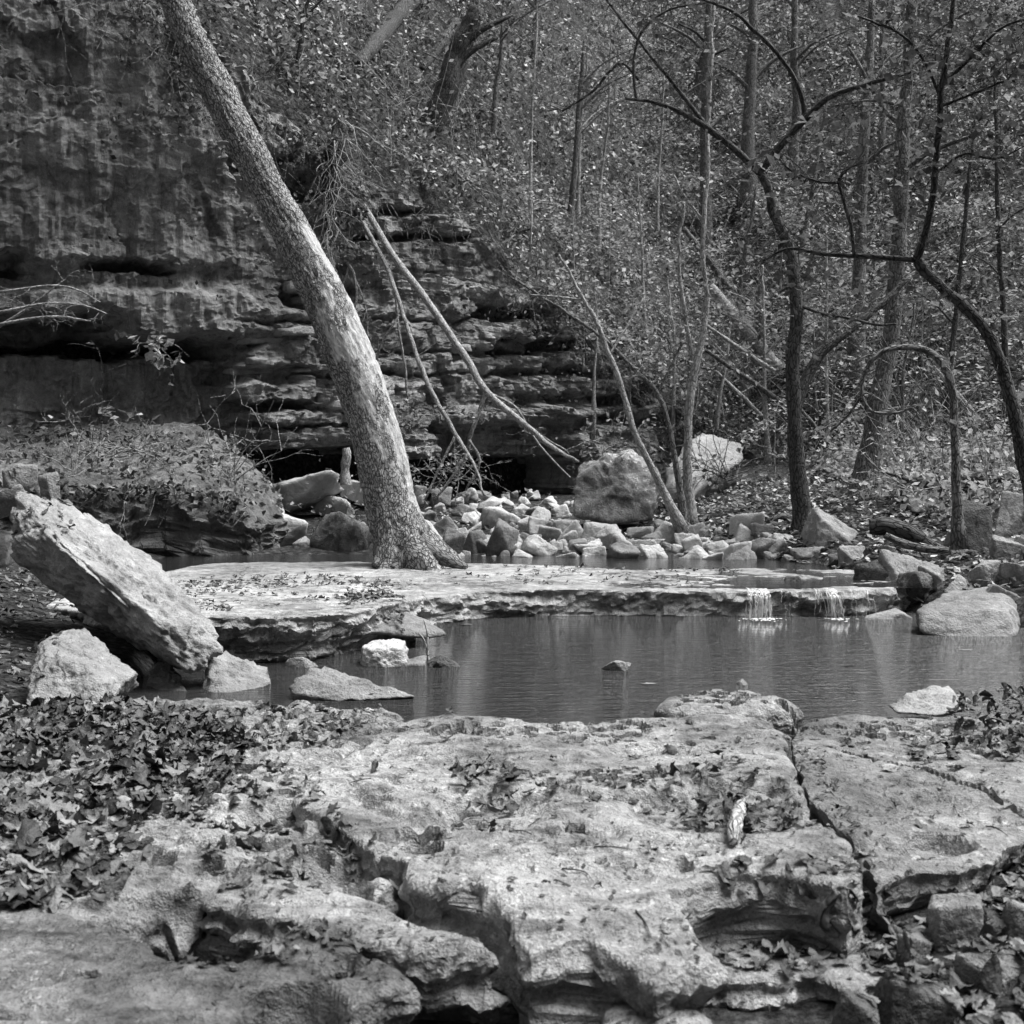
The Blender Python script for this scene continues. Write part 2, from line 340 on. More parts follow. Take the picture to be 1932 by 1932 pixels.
PX, PY = proj(np.stack([Xn, Yn, Zc], -1).reshape(-1, 3)); PX = PX.reshape(Zc.shape); PY = PY.reshape(Zc.shape)
wq = np.stack([Sc * 0.9, Zc * 0.0 + 3, Zc * 1.3], -1).reshape(-1, 3)
wob = fbm(wq * 1.3, 4, 31).reshape(Zc.shape)
PXw = PX + 70 * wob + 26 * fbm(wq * 5, 3, 71).reshape(Zc.shape); PYw = PY + 20 * fbm(wq * 2.2, 4, 33).reshape(Zc.shape) + 9 * fbm(wq * 8, 3, 72).reshape(Zc.shape)
def rec(x0, x1, y0, y1, d, sx=25, sy=7):
    return d * sstep(x0 - sx, x0 + sx, PXw) * (1 - sstep(x1 - sx, x1 + sx, PXw)) * sstep(y0 - sy, y0 + sy, PYw) * (1 - sstep(y1 - sy, y1 + sy, PYw))
off = np.zeros_like(Zc)
for a in [(-400, 210, 588, 652, 1.5, 40, 8), (150, 430, 628, 668, 0.9, 40, 7), (-400, 470, 640, 1100, 0.75, 40, 10), (150, 330, 488, 508, 0.5, 20, 5),
          (-400, 60, 478, 520, 0.5, 15, 6), (-60, 440, 500, 545, 0.22, 40, 10), (430, 735, 848, 1100, 2.0, 25, 7), (735, 1100, 862, 1100, 2.3, 25, 7), (860, 1100, 800, 1100, 0.5, 40, 8),
          (440, 600, 690, 720, 0.28, 30, 5), (560, 660, 540, 580, 0.35, 20, 6), (470, 600, 755, 775, 0.45, 30, 5), (925, 1040, 578, 604, 0.4, 10, 4), (930, 1110, 640, 668, 0.32, 12, 4), (940, 1200, 694, 712, 0.28, 20, 5),
          (980, 1290, 742, 765, 0.3, 40, 6), (1000, 1300, 785, 805, 0.22, 40, 6), (690, 920, 440, 452, 0.35, 25, 4), (700, 860, 395, 406, 0.3, 20, 4), (420, 560, 290, 330, 0.4, 20, 8), (520, 600, 330, 380, 0.5, 15, 8),
          (480, 1000, 600, 607, 0.12, 60, 3), (640, 1100, 660, 667, 0.14, 60, 3), (560, 900, 700, 707, 0.14, 60, 3), (430, 700, 800, 806, 0.16, 40, 3)]:
    off -= rec(*a)
mR = sstep(400, 560, PX + 60 * wob)
def beds(th, amp, lmin, lmax, seed, groove):
    zw = Zc / th + 0.5 * fbm(np.stack([Sc * 0.25, Zc * 0.15, Zc * 0], -1).reshape(-1, 3), 3, seed).reshape(Zc.shape) * (0.22 / th)
    zi = np.floor(zw); fr = zw - zi; L = lmin + (lmax - lmin) * rnd(zi, zi * 0 + 1, seed)
    sj = np.floor((Sc + 0.05 * wob) / L + 13 * rnd(zi, zi * 0 + 2, seed))
    o = amp * (rnd(zi, sj, seed + 3) - 0.75) + 0.6 * amp * (rnd(zi, zi * 0, seed + 5) - 0.7)
    return o - groove * (1 - sstep(0.0, 0.16, fr))
def facets(cs, amp, seed):
    a_ = .5; u_ = (Sc * math.cos(a_) + Zc * math.sin(a_)) / cs + .5 * wob; v_ = (-Sc * math.sin(a_) + Zc * math.cos(a_)) / (cs * 1.7) + .35 * fbm(wq * 2, 3, seed).reshape(Zc.shape)
    i_, j_ = np.floor(u_), np.floor(v_); fu, fv = u_ - i_ - .5, v_ - j_ - .5
    return amp * ((rnd(i_, j_, seed) - .6) + (rnd(i_, j_, seed + 1) - .5) * fu * 1.3 + (rnd(i_, j_, seed + 2) - .5) * fv * 1.3) * (rnd(i_, j_, seed + 3) > .35)
off += mR * (facets(.42, .13, 85) + facets(.19, .075, 87) + beds(0.23, 0.085, 0.2, 0.7, 41, 0.008) + beds(0.09, 0.055, 0.12, 0.45, 47, 0.006)) + (1 - mR) * (facets(.55, .1, 81) + facets(.22, .05, 83) + beds(0.9, 0.09, 0.8, 2.6, 53, 0.015) + beds(0.2, 0.03, 0.2, 0.6, 59, 0.0))
q3 = np.stack([Xn, Yn, Zc], -1).reshape(-1, 3)
off += (0.22 * fbm(q3 * 0.8, 4, 61) + 0.06 * fbm(q3 * 3.1, 4, 63) + 0.045 * fbm(q3 * 9, 4, 65, .6)).reshape(Zc.shape)
off += 0.10 * (1 - mR) * fbm(np.stack([Sc * 3.4, Zc * 0.5, Zc * 0.1], -1).reshape(-1, 3), 3, 67, ridged=True).reshape(Zc.shape)
off += 0.5 * (1 - mR) * sstep(2.5, 6.5, Zc)                 # the left wall leans out over the stream
P3 = np.stack([Xn + nm[None, :, 0] * off, Yn + nm[None, :, 1] * off, Zc + 0.03 * fbm(q3 * 4, 3, 69).reshape(Zc.shape)], -1)
cap = []
for d in np.linspace(0.15, 4.2, NC):
    f = min(1, d / 1.2); o = off[-1] * (1 - f) - d
    xx, yy = pl[:, 0] + nm[:, 0] * o, pl[:, 1] + nm[:, 1] * o
    zz = P3[-1, :, 2] * (1 - min(1, d / .6)) + (hill(xx, yy) + .03) * min(1, d / .6)
    cap.append(np.stack([xx, yy, zz], -1))
CAPV = np.concatenate([P3[-1:], np.array(cap)], 0); nr, ncol = CAPV.shape[:2]
ii = (np.arange(nr - 1)[:, None] * ncol + np.arange(ncol - 1)[None]).ravel()
tag(link('cliff_top_ground', mesh_np('cliff_top_ground', CAPV.reshape(-1, 3), np.stack([ii, ii + 1, ii + ncol + 1, ii + ncol], -1), 'soil')), 'leafy ground along the cliff edge', kind='structure')
nr, ncol = P3.shape[:2]
ii = (np.arange(nr - 1)[:, None] * ncol + np.arange(ncol - 1)[None]).ravel(); F = np.stack([ii, ii + 1, ii + ncol + 1, ii + ncol], -1)
cl = link('cliff', mesh_np('cliff', P3.reshape(-1, 3), F, 'cliff', smooth=False)); tag(cl, 'dark layered limestone cliff with overhangs and a low cave along its foot', kind='structure')
CL_P, CL_off, CL_N = P3, off, nm

# ------------------------------------------------------------------ slabs of bedrock
def poly_smooth(poly, n=4, jit=0.012, seed=0):
    q = np.vstack([poly[-1:], poly, poly[:2]]); out = []
    t = np.linspace(0, 1, n, endpoint=False)[:, None]
    for i in range(1, len(q) - 2):
        a, b, c, d = q[i - 1:i + 3]
        cr = 0.5 * (2 * b + (c - a) * t + (2 * a - 5 * b + 4 * c - d) * t ** 2 + (3 * b - a - 3 * c + d) * t ** 3)
        out.append(0.5 * cr + 0.5 * (b + (c - b) * t))
    o = np.vstack(out); z = np.concatenate([o, np.zeros((len(o), 1))], 1)
    return o + jit * np.stack([fbm(z * 9, 5, seed + 1, .65), fbm(z * 9, 5, seed + 2, .65)], -1) * 3
def nearest_poly(p, poly):
    p = p.astype(np.float32); a = poly.astype(np.float32); e = np.roll(poly, -1, 0) - a; L2 = (e ** 2).sum(1) + 1e-12
    bd = np.full(len(p), 1e9); bq = np.zeros_like(p); ins = np.zeros(len(p), bool)
    for k in range(len(a)):
        w_ = p - a[k]; t = np.clip((w_ @ e[k]) / L2[k], 0, 1); q = a[k] + t[:, None] * e[k]; d = ((p - q) ** 2).sum(1)
        m = d < bd; bd[m] = d[m]; bq[m] = q[m]
        y0, y1 = a[k, 1], a[k, 1] + e[k, 1]
        if y0 != y1:
            c = ((y0 > p[:, 1]) != (y1 > p[:, 1])) & (p[:, 0] < a[k, 0] + (p[:, 1] - y0) / (y1 - y0) * e[k, 0]); ins ^= c
    return np.sqrt(bd), bq, ins
def slab(name, poly, top, Th, mat, label, cat, res=0.012, rnd_=0.05, drop=0.03, under=0.0, rough=0.02, wall=0.03, seed=0, feats=None, jit=0.016, group=None, parent=None, sc=1.0):
    poly = poly_smooth(np.asarray(poly, float)[:, :2], 6, jit, seed); W = Th * 1.02
    x0, y0 = poly.min(0) - W; x1, y1 = poly.max(0) + W
    a, b = np.meshgrid(np.arange(x0, x1, res), np.arange(y0, y1, res)); shp = a.shape
    p = np.stack([a, b], -1).reshape(-1, 2); d, q, ins = nearest_poly(p, poly)
    keep = ins | (d <= W); t = np.where(ins, 0, d)
    p3 = np.concatenate([np.where(ins[:, None], p, q), np.zeros((len(p), 1))], 1)
    rnd_, drop, rough = rnd_ * .45, drop * (.3 if Th < .6 else 1), rough * (.62 if Th < .6 else 1)
    hh = rough * (1.9 * fbm(p3 * 1.7 * sc, 5, seed + 3) + 0.7 * fbm(p3 * np.array([6, 10, 1]) * sc, 4, seed + 4))
    st = rough * .5; fl_ = np.floor(hh / st); fr_ = hh / st - fl_; ter = st * (fl_ + sstep(.84, 1, fr_)); mk = sstep(-.12, .12, fbm(p3 * 2.3, 3, seed + 15))
    z = top(p3[:, 0], p3[:, 1]) + hh + (ter - hh) * mk * .85 + rough * 0.3 * fbm(p3 * 34, 3, seed + 14)
    z -= rough * 0.5 * np.maximum(0, fbm(p3 * np.array([3.0, 4.5, 1]) * sc, 4, seed + 19, ridged=True))
    z -= min(.018, rough * 1.0) * sstep(.16, .34, noise3(p3 * 23 + .6 * noise3(p3 * 9, seed)[:, None], seed + 21)) * sstep(-.02, .2, fbm(p3 * 1.6, 3, seed + 22))
    if feats: z = z + feats(p3[:, 0], p3[:, 1])
    edge = np.clip(d / rnd_, 0, 1); z -= np.where(ins, drop * (1 - edge) ** 2, drop)
    n2 = (p - q) / (d[:, None] + 1e-9)
    lay = fbm(np.stack([q[:, 0] * 1.5, q[:, 1] * 1.5, t * (14 if Th < .6 else 5)], -1), 4, seed + 6); lay2 = fbm(np.stack([q[:, 0] * 7, q[:, 1] * 7, t * 9], -1), 4, seed + 7)
    rid = np.minimum(.2, fbm(np.stack([q[:, 0] * 4, q[:, 1] * 4, t * 7], -1), 4, seed + 8, ridged=True))
    o = np.where(ins, 0, wall * (lay * 1.7 + lay2 * 1.3 + rid * 1.3 + .5 * fbm(np.stack([q[:, 0] * 24, q[:, 1] * 24, t * 24], -1), 3, seed + 9)) * np.clip(t / 0.04, 0, 1) - under * t + 0.35 * drop * np.clip(t / 0.05, 0, 1))
    xy = np.where(ins[:, None], p, q + n2 * o[:, None])
    zz = z - np.where(ins, 0, t)
    V = np.concatenate([xy, zz[:, None]], 1)
    idx = np.arange(len(p)).reshape(shp); c = np.stack([idx[:-1, :-1], idx[:-1, 1:], idx[1:, 1:], idx[1:, :-1]], -1).reshape(-1, 4)
    c = c[keep[c].all(1)]; used = np.unique(c); mp = np.zeros(len(p), np.int64); mp[used] = np.arange(len(used))
    ob = mobj(name, V[used], mp[c], mat, parent, smooth=False)
    if parent is None: tag(ob, label, cat, group)
    return ob
def pxpoly(pts, z): a = np.array([q if len(q) == 3 else (*q, z) for q in pts], float); return G(a[:, 0], a[:, 1], a[:, 2])
def pits(px, py, z, n, r0, r1, dep, sx, sy, seed):
    """clusters of solution holes round a pixel, half-extents in metres"""
    rg = np.random.default_rng(seed); c = G(px, py, z)
    return [(c[0] + rg.normal() * sx, c[1] + rg.normal() * sy, rg.uniform(r0, r1), dep * rg.uniform(0.5, 1.2)) for _ in range(n)]
def carve(holes, cracks=(), dents=()):
    def f(x, y):
        z = np.zeros_like(x); p = np.stack([x, y, x * 0], -1); wx = x + 0.012 * fbm(p * 14, 2, 5); wy = y + 0.012 * fbm(p * 14, 2, 6)
        for (a, b, r, d) in holes:
            m = (np.abs(x - a) < 2.2 * r) & (np.abs(y - b) < 2.2 * r)
            if m.any(): z[m] = np.minimum(z[m], -1.7 * d * (1 - sstep(0.78 * r, 1.08 * r, np.hypot(wx[m] - a, wy[m] - b))))
        for (line, w_, d) in cracks:
            dd = np.full(len(x), 1e9)
            for i in range(len(line) - 1):
                A, B = line[i], line[i + 1]; e = B - A; t = np.clip(((x - A[0]) * e[0] + (y - A[1]) * e[1]) / (e @ e), 0, 1)
                dd = np.minimum(dd, np.hypot(wx - A[0] - t * e[0], wy - A[1] - t * e[1]))
            z -= d * (1 - sstep(0.3 * w_, w_, dd))
        for (a, b, rx, ry, d) in dents:
            z -= d * (1 - sstep(0.55, 1.1, np.hypot((wx - a) / rx, (wy - b) / ry)))
        return z
    return f
def flat(z, tx=0.0, ty=0.0, y0=4.0): return lambda x, y: z + tx * x + ty * (y - y0)
def line(pts, z): return [q[:2] for q in pxpoly(pts, z)]
def one(px, py, z, r, d): c = G(px, py, z); return (c[0], c[1], r, d)
def dent(px, py, z, rx, ry, d): c = G(px, py, z); return (c[0], c[1], rx, ry, d)

# near shore
fc = carve(pits(1120, 1372, .25, 70, .012, .03, .035, .22, .14, 1) + pits(1170, 1460, .25, 60, .01, .022, .03, .13, .05, 2) + pits(880, 1378, .25, 60, .012, .028, .035, .16, .06, 4)
           + [one(800, 1587, .25, .05, .09), one(705, 1497, .25, .05, .03), one(790, 1560, .25, .07, .05), one(1080, 1561, .25, .04, .05), one(1290, 1622, .25, .03, .03)],
           [(line([(672, 1490), (700, 1510), (790, 1540), (860, 1500)], .25), .05, .035), (line([(1030, 1470), (1110, 1500), (1280, 1490), (1400, 1470)], .25), .05, .03)],
           [dent(760, 1432, .25, .3, .14, .02), dent(925, 1520, .25, .2, .22, .05), dent(1370, 1520, .25, .34, .28, .05), dent(1240, 1412, .25, .2, .13, .035), dent(1150, 1640, .25, .3, .12, .02)])
slab('bedrock_slab', pxpoly([(560, 1500), (600, 1450), (690, 1400), (745, 1362), (860, 1350), (960, 1352), (1010, 1357), (1060, 1354), (1150, 1356), (1300, 1348), (1430, 1350), (1474, 1375), (1484, 1412), (1494, 1455),
     (1532, 1515), (1572, 1565), (1608, 1600), (1622, 1650), (1590, 1672), (1540, 1660), (1496, 1648), (1463, 1640), (1391, 1640), (1312, 1655), (1262, 1690, .23), (1281, 1735, .2), (1330, 1785, .2), (1345, 1810, .2), (1237, 1836, .2), (1158, 1800, .2), (1104, 1775, .2), (1065, 1778, .2), (1014, 1793, .2), (987, 1796, .2), (968, 1757, .2), (924, 1705, .21), (888, 1674, .22), (830, 1664), (773, 1652), (757, 1612), (700, 1590), (640, 1560), (600, 1530)], .25),
     lambda x, y: .25 - .05 * sstep(3.0, 2.65, y), .42, 'bedrock', 'broad pale pitted limestone slab in the middle of the near shore', 'rock', .0105, .06, .03, .12, .03, .03, 11, fc)
slab('bedrock_slab', pxpoly([(1492, 1392), (1524, 1356), (1600, 1348), (1700, 1350), (1800, 1350), (1960, 1352), (2080, 1420), (2060, 1520), (1931, 1571), (1870, 1614), (1812, 1632), (1708, 1636), (1655, 1662), (1638, 1620), (1622, 1590), (1566, 1538), (1510, 1462)], .22),
     flat(.215, 0.0, 0.01), .32, 'bedrock_dark', 'wide grey slab with a long thin crack at the right of the near shore', 'rock', .0105, .07, .035, .45, .028, .025, 37,
     carve(pits(1660, 1375, .22, 110, .012, .028, .03, .3, .1, 7) + [one(1797, 1450, .22, .02, .06), one(1812, 1444, .22, .018, .05), one(1794, 1440, .22, .016, .05), one(1770, 1580, .22, .1, .03)],
           [(line([(1560, 1408), (1660, 1428), (1750, 1448), (1850, 1482), (1940, 1530)], .22), .014, .05)], [dent(1720, 1505, .22, .2, .15, .03), dent(1690, 1590, .22, .2, .1, .03)]))
slab('bedrock_slab', pxpoly([(1330, 1745), (1450, 1735), (1596, 1735), (1700, 1745), (1720, 1800), (1683, 1838), (1640, 1850), (1596, 1872), (1557, 1848), (1467, 1852), (1334, 1850), (1290, 1800)], .07),
     flat(.075), .35, 'bedrock_dark', 'low leaf strewn shelf in front of the broad slab', 'rock', .009, .04, .03, .15, .03, .05, 41)
slab('bedrock_slab', pxpoly([(380, 1690), (440, 1640), (540, 1650), (620, 1668), (690, 1682), (735, 1702), (812, 1738), (862, 1748), (930, 1776), (905, 1784), (850, 1780), (762, 1777), (690, 1765), (600, 1745), (500, 1720), (440, 1710)], .2),
     flat(.2), .5, 'bedrock', 'narrow ridge of pale rock left of the dark crevice', 'rock', .0095, .07, .05, .1, .025, .04, 43)
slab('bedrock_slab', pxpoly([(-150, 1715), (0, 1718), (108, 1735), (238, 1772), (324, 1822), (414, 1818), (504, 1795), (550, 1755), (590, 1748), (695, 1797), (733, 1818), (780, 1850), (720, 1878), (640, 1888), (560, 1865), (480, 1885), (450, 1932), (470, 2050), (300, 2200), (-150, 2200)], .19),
     flat(.195, -0.02), .5, 'bedrock_vignette', 'mottled dark slab filling the bottom left corner', 'rock', .0095, .07, .05, .25, .03, .04, 47,
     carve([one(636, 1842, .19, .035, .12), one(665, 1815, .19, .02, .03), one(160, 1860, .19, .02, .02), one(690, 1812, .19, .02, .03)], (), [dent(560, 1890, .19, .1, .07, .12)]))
slab('bedrock_slab', pxpoly([(-250, 1380), (100, 1350), (300, 1338), (500, 1333), (640, 1343), (760, 1358), (720, 1395), (620, 1450), (575, 1500), (610, 1535), (700, 1600), (750, 1650), (690, 1688), (540, 1672), (425, 1668), (300, 1730), (100, 1745), (-250, 1735)], .19),
     flat(.2, -0.015, .005), .4, 'bedrock', 'knobbly rock floor under drifted leaves at the left of the near shore', 'rock', .0105, .07, .05, .1, .06, .03, 53,
     carve(pits(560, 1390, .2, 90, .012, .03, .03, .3, .15, 8) + pits(430, 1490, .2, 14, .02, .05, .06, .16, .1, 9) + pits(500, 1600, .2, 12, .02, .06, .08, .25, .12, 10) + pits(600, 1640, .2, 10, .02, .05, .08, .15, .08, 12), (),
           [dent(520, 1540, .2, .16, .12, .09), dent(660, 1640, .2, .15, .08, .1), dent(380, 1700, .2, .22, .06, .09)]), sc=1.8)
slab('bedrock_slab', pxpoly([(1235, 1343), (1262, 1325), (1330, 1311), (1400, 1313), (1450, 1322), (1505, 1340), (1460, 1350), (1400, 1354), (1300, 1354)], .12),
     flat(.16), .35, 'bedrock', 'low hump of honeycombed rock at the edge of the pool', 'rock', .01, .14, .09, .0, .03, .02, 59, carve(pits(1370, 1330, .12, 110, .012, .03, .04, .2, .12, 13)))
slab('bedrock_slab', pxpoly([(1150, 1890), (1200, 1884), (1270, 1888), (1330, 1905), (1360, 1940), (1300, 2010), (1180, 2010), (1130, 1940)], .1),
     flat(.1), .3, 'bedrock', 'rounded rock cut by the bottom edge of the picture', 'rock', .009, .08, .05, .0, .02, .02, 61)
# the step across the stream
slab('ledge_slab', [(-0.75, 9.05), (-0.2, 9.55), (0.5, 9.7), (1.2, 9.66), (1.9, 9.72), (2.45, 9.66), (3.0, 9.8), (3.5, 10.3), (3.3, 11.3), (2.2, 11.5), (1.2, 11.3), (0.3, 11.75), (-0.9, 11.9), (-2.0, 12.0), (-2.9, 11.9), (-3.2, 10.4), (-2.4, 9.6), (-1.5, 9.0)],
     lambda x, y: .212 - .012 * sstep(0.3, 1.6, x) + .004 * (y - 10.5), .55, 'ledge', 'long flat rock ledge stepping across the stream behind the pool', 'rock', .022, .05, .02, .05, .016, .045, 67, jit=.03)
slab('ledge_slab', [(-1.72, 7.45), (-1.2, 7.55), (-0.85, 8.1), (-0.62, 8.8), (-0.72, 9.4), (-1.3, 9.9), (-2.4, 10.0), (-3.2, 9.6), (-3.1, 8.2), (-2.4, 7.6)],
     flat(.27, 0, -.02, 8.5), .5, 'ledge', 'pale flat shelf left of the pool with scattered leaves and an undercut front', 'rock', .017, .05, .03, .35, .022, .05, 71, jit=.03)
# high bank of rock under the cliff on the left
slab('bank_rock', [(-6.6, 12.4), (-5.2, 12.3), (-4.0, 12.75), (-3.3, 12.95), (-2.75, 13.1), (-2.6, 13.6), (-2.9, 14.4), (-4, 15.2), (-6.6, 14.6)],
     lambda x, y: 0.92 + 0.30 * (y - 12.7) - 0.17 * (x + 3.6) * (x > -3.6) * 2 - 0.03 * (x + 4.5), 1.05, 'bank', 'dark bank of rock overgrown with brush below the cliff at left', 'rock', .03, .25, .14, .06, .06, .09, 73, jit=.06)
# ------------------------------------------------------------------ loose rocks
_ico = {}
def ico(n):
    if n not in _ico:
        bm = bmesh.new(); bmesh.ops.create_icosphere(bm, subdivisions=n, radius=1.0)
        _ico[n] = (np.array([v.co[:] for v in bm.verts]), np.array([[v.index for v in f.verts] for f in bm.faces])); bm.free()
    return _ico[n]
def hull_planes(pts):
    bm = bmesh.new()
    for q in pts: bm.verts.new(q)
    r = bmesh.ops.convex_hull(bm, input=bm.verts); bm.normal_update(); N, D = [], []
    for f in bm.faces:
        n = np.array(f.normal); d = n @ np.array(f.verts[0].co)
        if d < 0: n, d = -n, -d
        if d > 1e-4 and f.calc_area() > 1e-6 and not any(n @ m > .996 for m in N): N.append(n); D.append(d)
    bm.free(); return np.array(N), np.array(D)
def rockV(pts, sub=4, p=16, disp=0.02, seed=0, freq=4.0, strata=0.0):
    pts = np.asarray(pts, float); c = (pts.max(0) + pts.min(0)) / 2 * 0.5 + pts.mean(0) * 0.5
    ev, ax = np.linalg.eigh(np.cov((pts - c).T)); loc = (pts - c) @ ax; s = np.abs(loc).max(0) + 1e-6
    N, D = hull_planes(loc / s); dirs, F = ico(sub)
    if np.linalg.det(ax) < 0: F = F[:, ::-1]
    g = (np.maximum(dirs @ N.T / D[None], 0) ** p).sum(1) ** (1 / p)
    V = (dirs / g[:, None] * s) @ ax.T + c; od = dirs @ ax.T
    size = float(np.prod(s) ** (1 / 3))
    nse = fbm(V * freq / max(size * 2.2, .1), 4, seed) + 0.45 * fbm(V * freq * 4 / max(size * 2.2, .1), 3, seed + 1) + 0.5 * np.minimum(0.15, fbm(V * freq * 1.3 / max(size * 2.2, .1), 4, seed + 5, ridged=True))
    V = V + od * (disp * nse)[:, None]
    cell = fbm(np.floor(V * 5.5 / max(size * 2.2, .1) + .8 * fbm(V * 3 / max(size, .1), 2, seed + 3)[:, None]) * .37 + .5, 1, seed + 4); V = V + od * (disp * .45 * cell)[:, None]
    if strata:
        lc = (V - c) @ ax / s
        V = V + od * (strata * .35 * fbm(lc * np.array([16, 2.5, 1.5]), 4, seed + 9) + strata * .9 * np.minimum(.12, fbm(lc * np.array([3, 4.5, 1.1]) + 3, 4, seed + 12, ridged=True)))[:, None]
    return V, F
def boxpts(w_, d_, h_, rg, jit=0.3, extra=5, yaw=None, tilt=0.25):
    c = np.array([[x, y, z] for x in (-1, 1) for y in (-1, 1) for z in (-1, 1)], float)
    c = c * (1 - 1.5 * jit * rg.random((8, 3))); c = c[rg.permutation(8)[:rg.integers(5, 9)]] if jit > .4 else c; e = rg.normal(size=(extra, 3)); e /= np.linalg.norm(e, axis=1)[:, None]; c = np.vstack([c, e * 1.12])
    a = rg.uniform(-.6, .6) if yaw is None else yaw; t = rg.normal() * tilt; u = rg.normal() * tilt * .6
    R = np.array(Matrix.Rotation(a, 3, 'Z') @ Matrix.Rotation(t, 3, 'Y') @ Matrix.Rotation(u, 3, 'X'))
    c = (c * np.array([w_, d_, h_])) @ R.T
    mn, mx = c.min(0), c.max(0); return (c - (mn + mx) / 2) / ((mx - mn) / 2) * np.array([w_, d_, h_]) / 2
RG = np.random.default_rng(7)
def pxrock(x0, y0, x1, y1, mat, label, cat='rock', group=None, Y=None, name='boulder', sub=4, p=60, disp=.13, jit=.42, dep=.8, sink=.2, tilt=.25, base=None, seed=None, extra=2):
    """a rock that fills a pixel box and stands on the ground at the foot of the box"""
    rg = np.random.default_rng(seed if seed is not None else int(x0 * 7 + y0 * 13))
    if Y is None: Y = hit((x0 + x1) / 2, y1)[1] if base is None else G((x0 + x1) / 2, y1, base)[1]
    w_ = (x1 - x0) / ppm(Y); d_ = w_ * dep; Yc = Y + 0.3 * d_
    a = P((x0 + x1) / 2, y0, Yc); b_ = P((x0 + x1) / 2, y1, Yc); w_ = (x1 - x0) / ppm(Yc)
    h_ = (a[2] - b_[2]); zb = b_[2] - sink * h_ - 0.04; h_ = a[2] - zb
    pts = boxpts(w_, d_, h_, rg, jit, extra, tilt=tilt) + np.array([a[0], Yc, zb + h_ / 2])
    V, F = rockV(pts, sub, p, disp * min(w_, h_, d_) * .5, int(x0 + y0), 4.0)
    mn, mx = V.min(0), V.max(0); tgt0 = np.array([a[0] - w_ / 2, mn[1], zb]); tgt1 = np.array([a[0] + w_ / 2, mx[1], a[2]])
    V = tgt0 + (V - mn) / (mx - mn) * (tgt1 - tgt0)
    return tag(mobj(name, V, F, mat), label, cat, group)
def hullrock(name, pts, mat, label, sub=5, p=48, disp=.03, seed=0, freq=5, parent=None, strata=0.0):
    V, F = rockV(np.array([P(*q) for q in pts]), sub, p, disp, seed, freq, strata); o = mobj(name, V, F, mat, parent)
    if parent is None: tag(o, label, 'rock')
    return o

# big leaning slab on the left bank, three split layers
e = thing('leaning_rock_slab', tuple(P(330, 1265, 7.0)), 'long split slab of pale rock leaning against the left bank', 'rock')
hullrock('slab_body', [(32, 930, 7.45), (58, 929, 7.5), (119, 950, 7.6), (202, 997, 7.65), (290, 1055, 7.55), (350, 1130, 7.2), (412, 1186, 6.85), (414, 1232, 6.8), (368, 1268, 6.66), (340, 1258, 6.62), (302, 1205, 6.6), (304, 1170, 6.6), (259, 1152, 6.65),
         (191, 1085, 6.75), (100, 1015, 6.95), (30, 1010, 7.1), (14, 1054, 7.15), (76, 1058, 7.25), (137, 1125, 7.35), (252, 1197, 7.3), (306, 1232, 7.15), (335, 1262, 7.0)], 'boulder', '', 6, 48, 0.06, 3, 7, e, .06)
hullrock('slab_layer', [(98, 998, 7.0), (165, 1030, 7.15), (245, 1100, 7.05), (285, 1145, 6.9), (240, 1146, 6.66), (165, 1078, 6.74), (112, 1035, 6.85), (130, 1040, 7.1), (250, 1150, 6.9), (180, 1095, 6.85)], 'boulder', '', 5, 48, .035, 8, 8, e, .03)
hullrock('slab_layer', [(235, 1075, 7.2), (300, 1100, 7.3), (362, 1160, 7.05), (385, 1180, 6.9), (330, 1172, 6.72), (270, 1120, 6.95), (320, 1165, 7.1)], 'boulder', '', 5, 48, .03, 9, 8, e, .03)
hullrock('slab_layer', [(148, 972, 7.55), (165, 968, 7.6), (250, 1030, 7.65), (330, 1090, 7.6), (352, 1140, 7.45), (335, 1152, 7.25), (280, 1090, 7.35), (190, 1015, 7.4), (150, 985, 7.4), (340, 1150, 7.7), (200, 1050, 7.9)], 'boulder', '', 5, 48, 0.028, 5, 6, e, .04)
hullrock('boulder', [(50, 1300, 5.5), (56, 1268, 5.6), (74, 1212, 5.75), (130, 1187, 6.0), (165, 1190, 6.05), (205, 1225, 6.0), (225, 1240, 5.95), (262, 1270, 5.85), (198, 1288, 5.5), (196, 1332, 5.42), (120, 1342, 5.4), (55, 1330, 5.45), (250, 1300, 6.1), (80, 1330, 6.2), (210, 1330, 6.2), (120, 1200, 6.4)],
         'boulder_mid', 'smooth pale boulder in front of the leaning slab at left', 6, 48, 0.038, 11, 5)
hullrock('boulder', [(380, 1300, 6.7), (395, 1245, 6.8), (425, 1228, 7.0), (470, 1245, 7.0), (508, 1262, 7.0), (512, 1290, 6.8), (440, 1318, 6.55), (390, 1320, 6.55), (430, 1300, 7.4), (500, 1300, 7.3)], 'boulder_mid', 'grey boulder half in the water at the foot of the leaning slab', 5, 48, 0.038, 13)
hullrock('boulder', [(288, 1260, 6.9), (310, 1240, 7.0), (340, 1275, 6.8), (355, 1310, 6.6), (300, 1315, 6.6), (270, 1300, 6.8), (330, 1300, 7.2)], 'boulder_dark', 'small dark wedge of rock under the leaning slab', 4, 48, 0.038, 15)
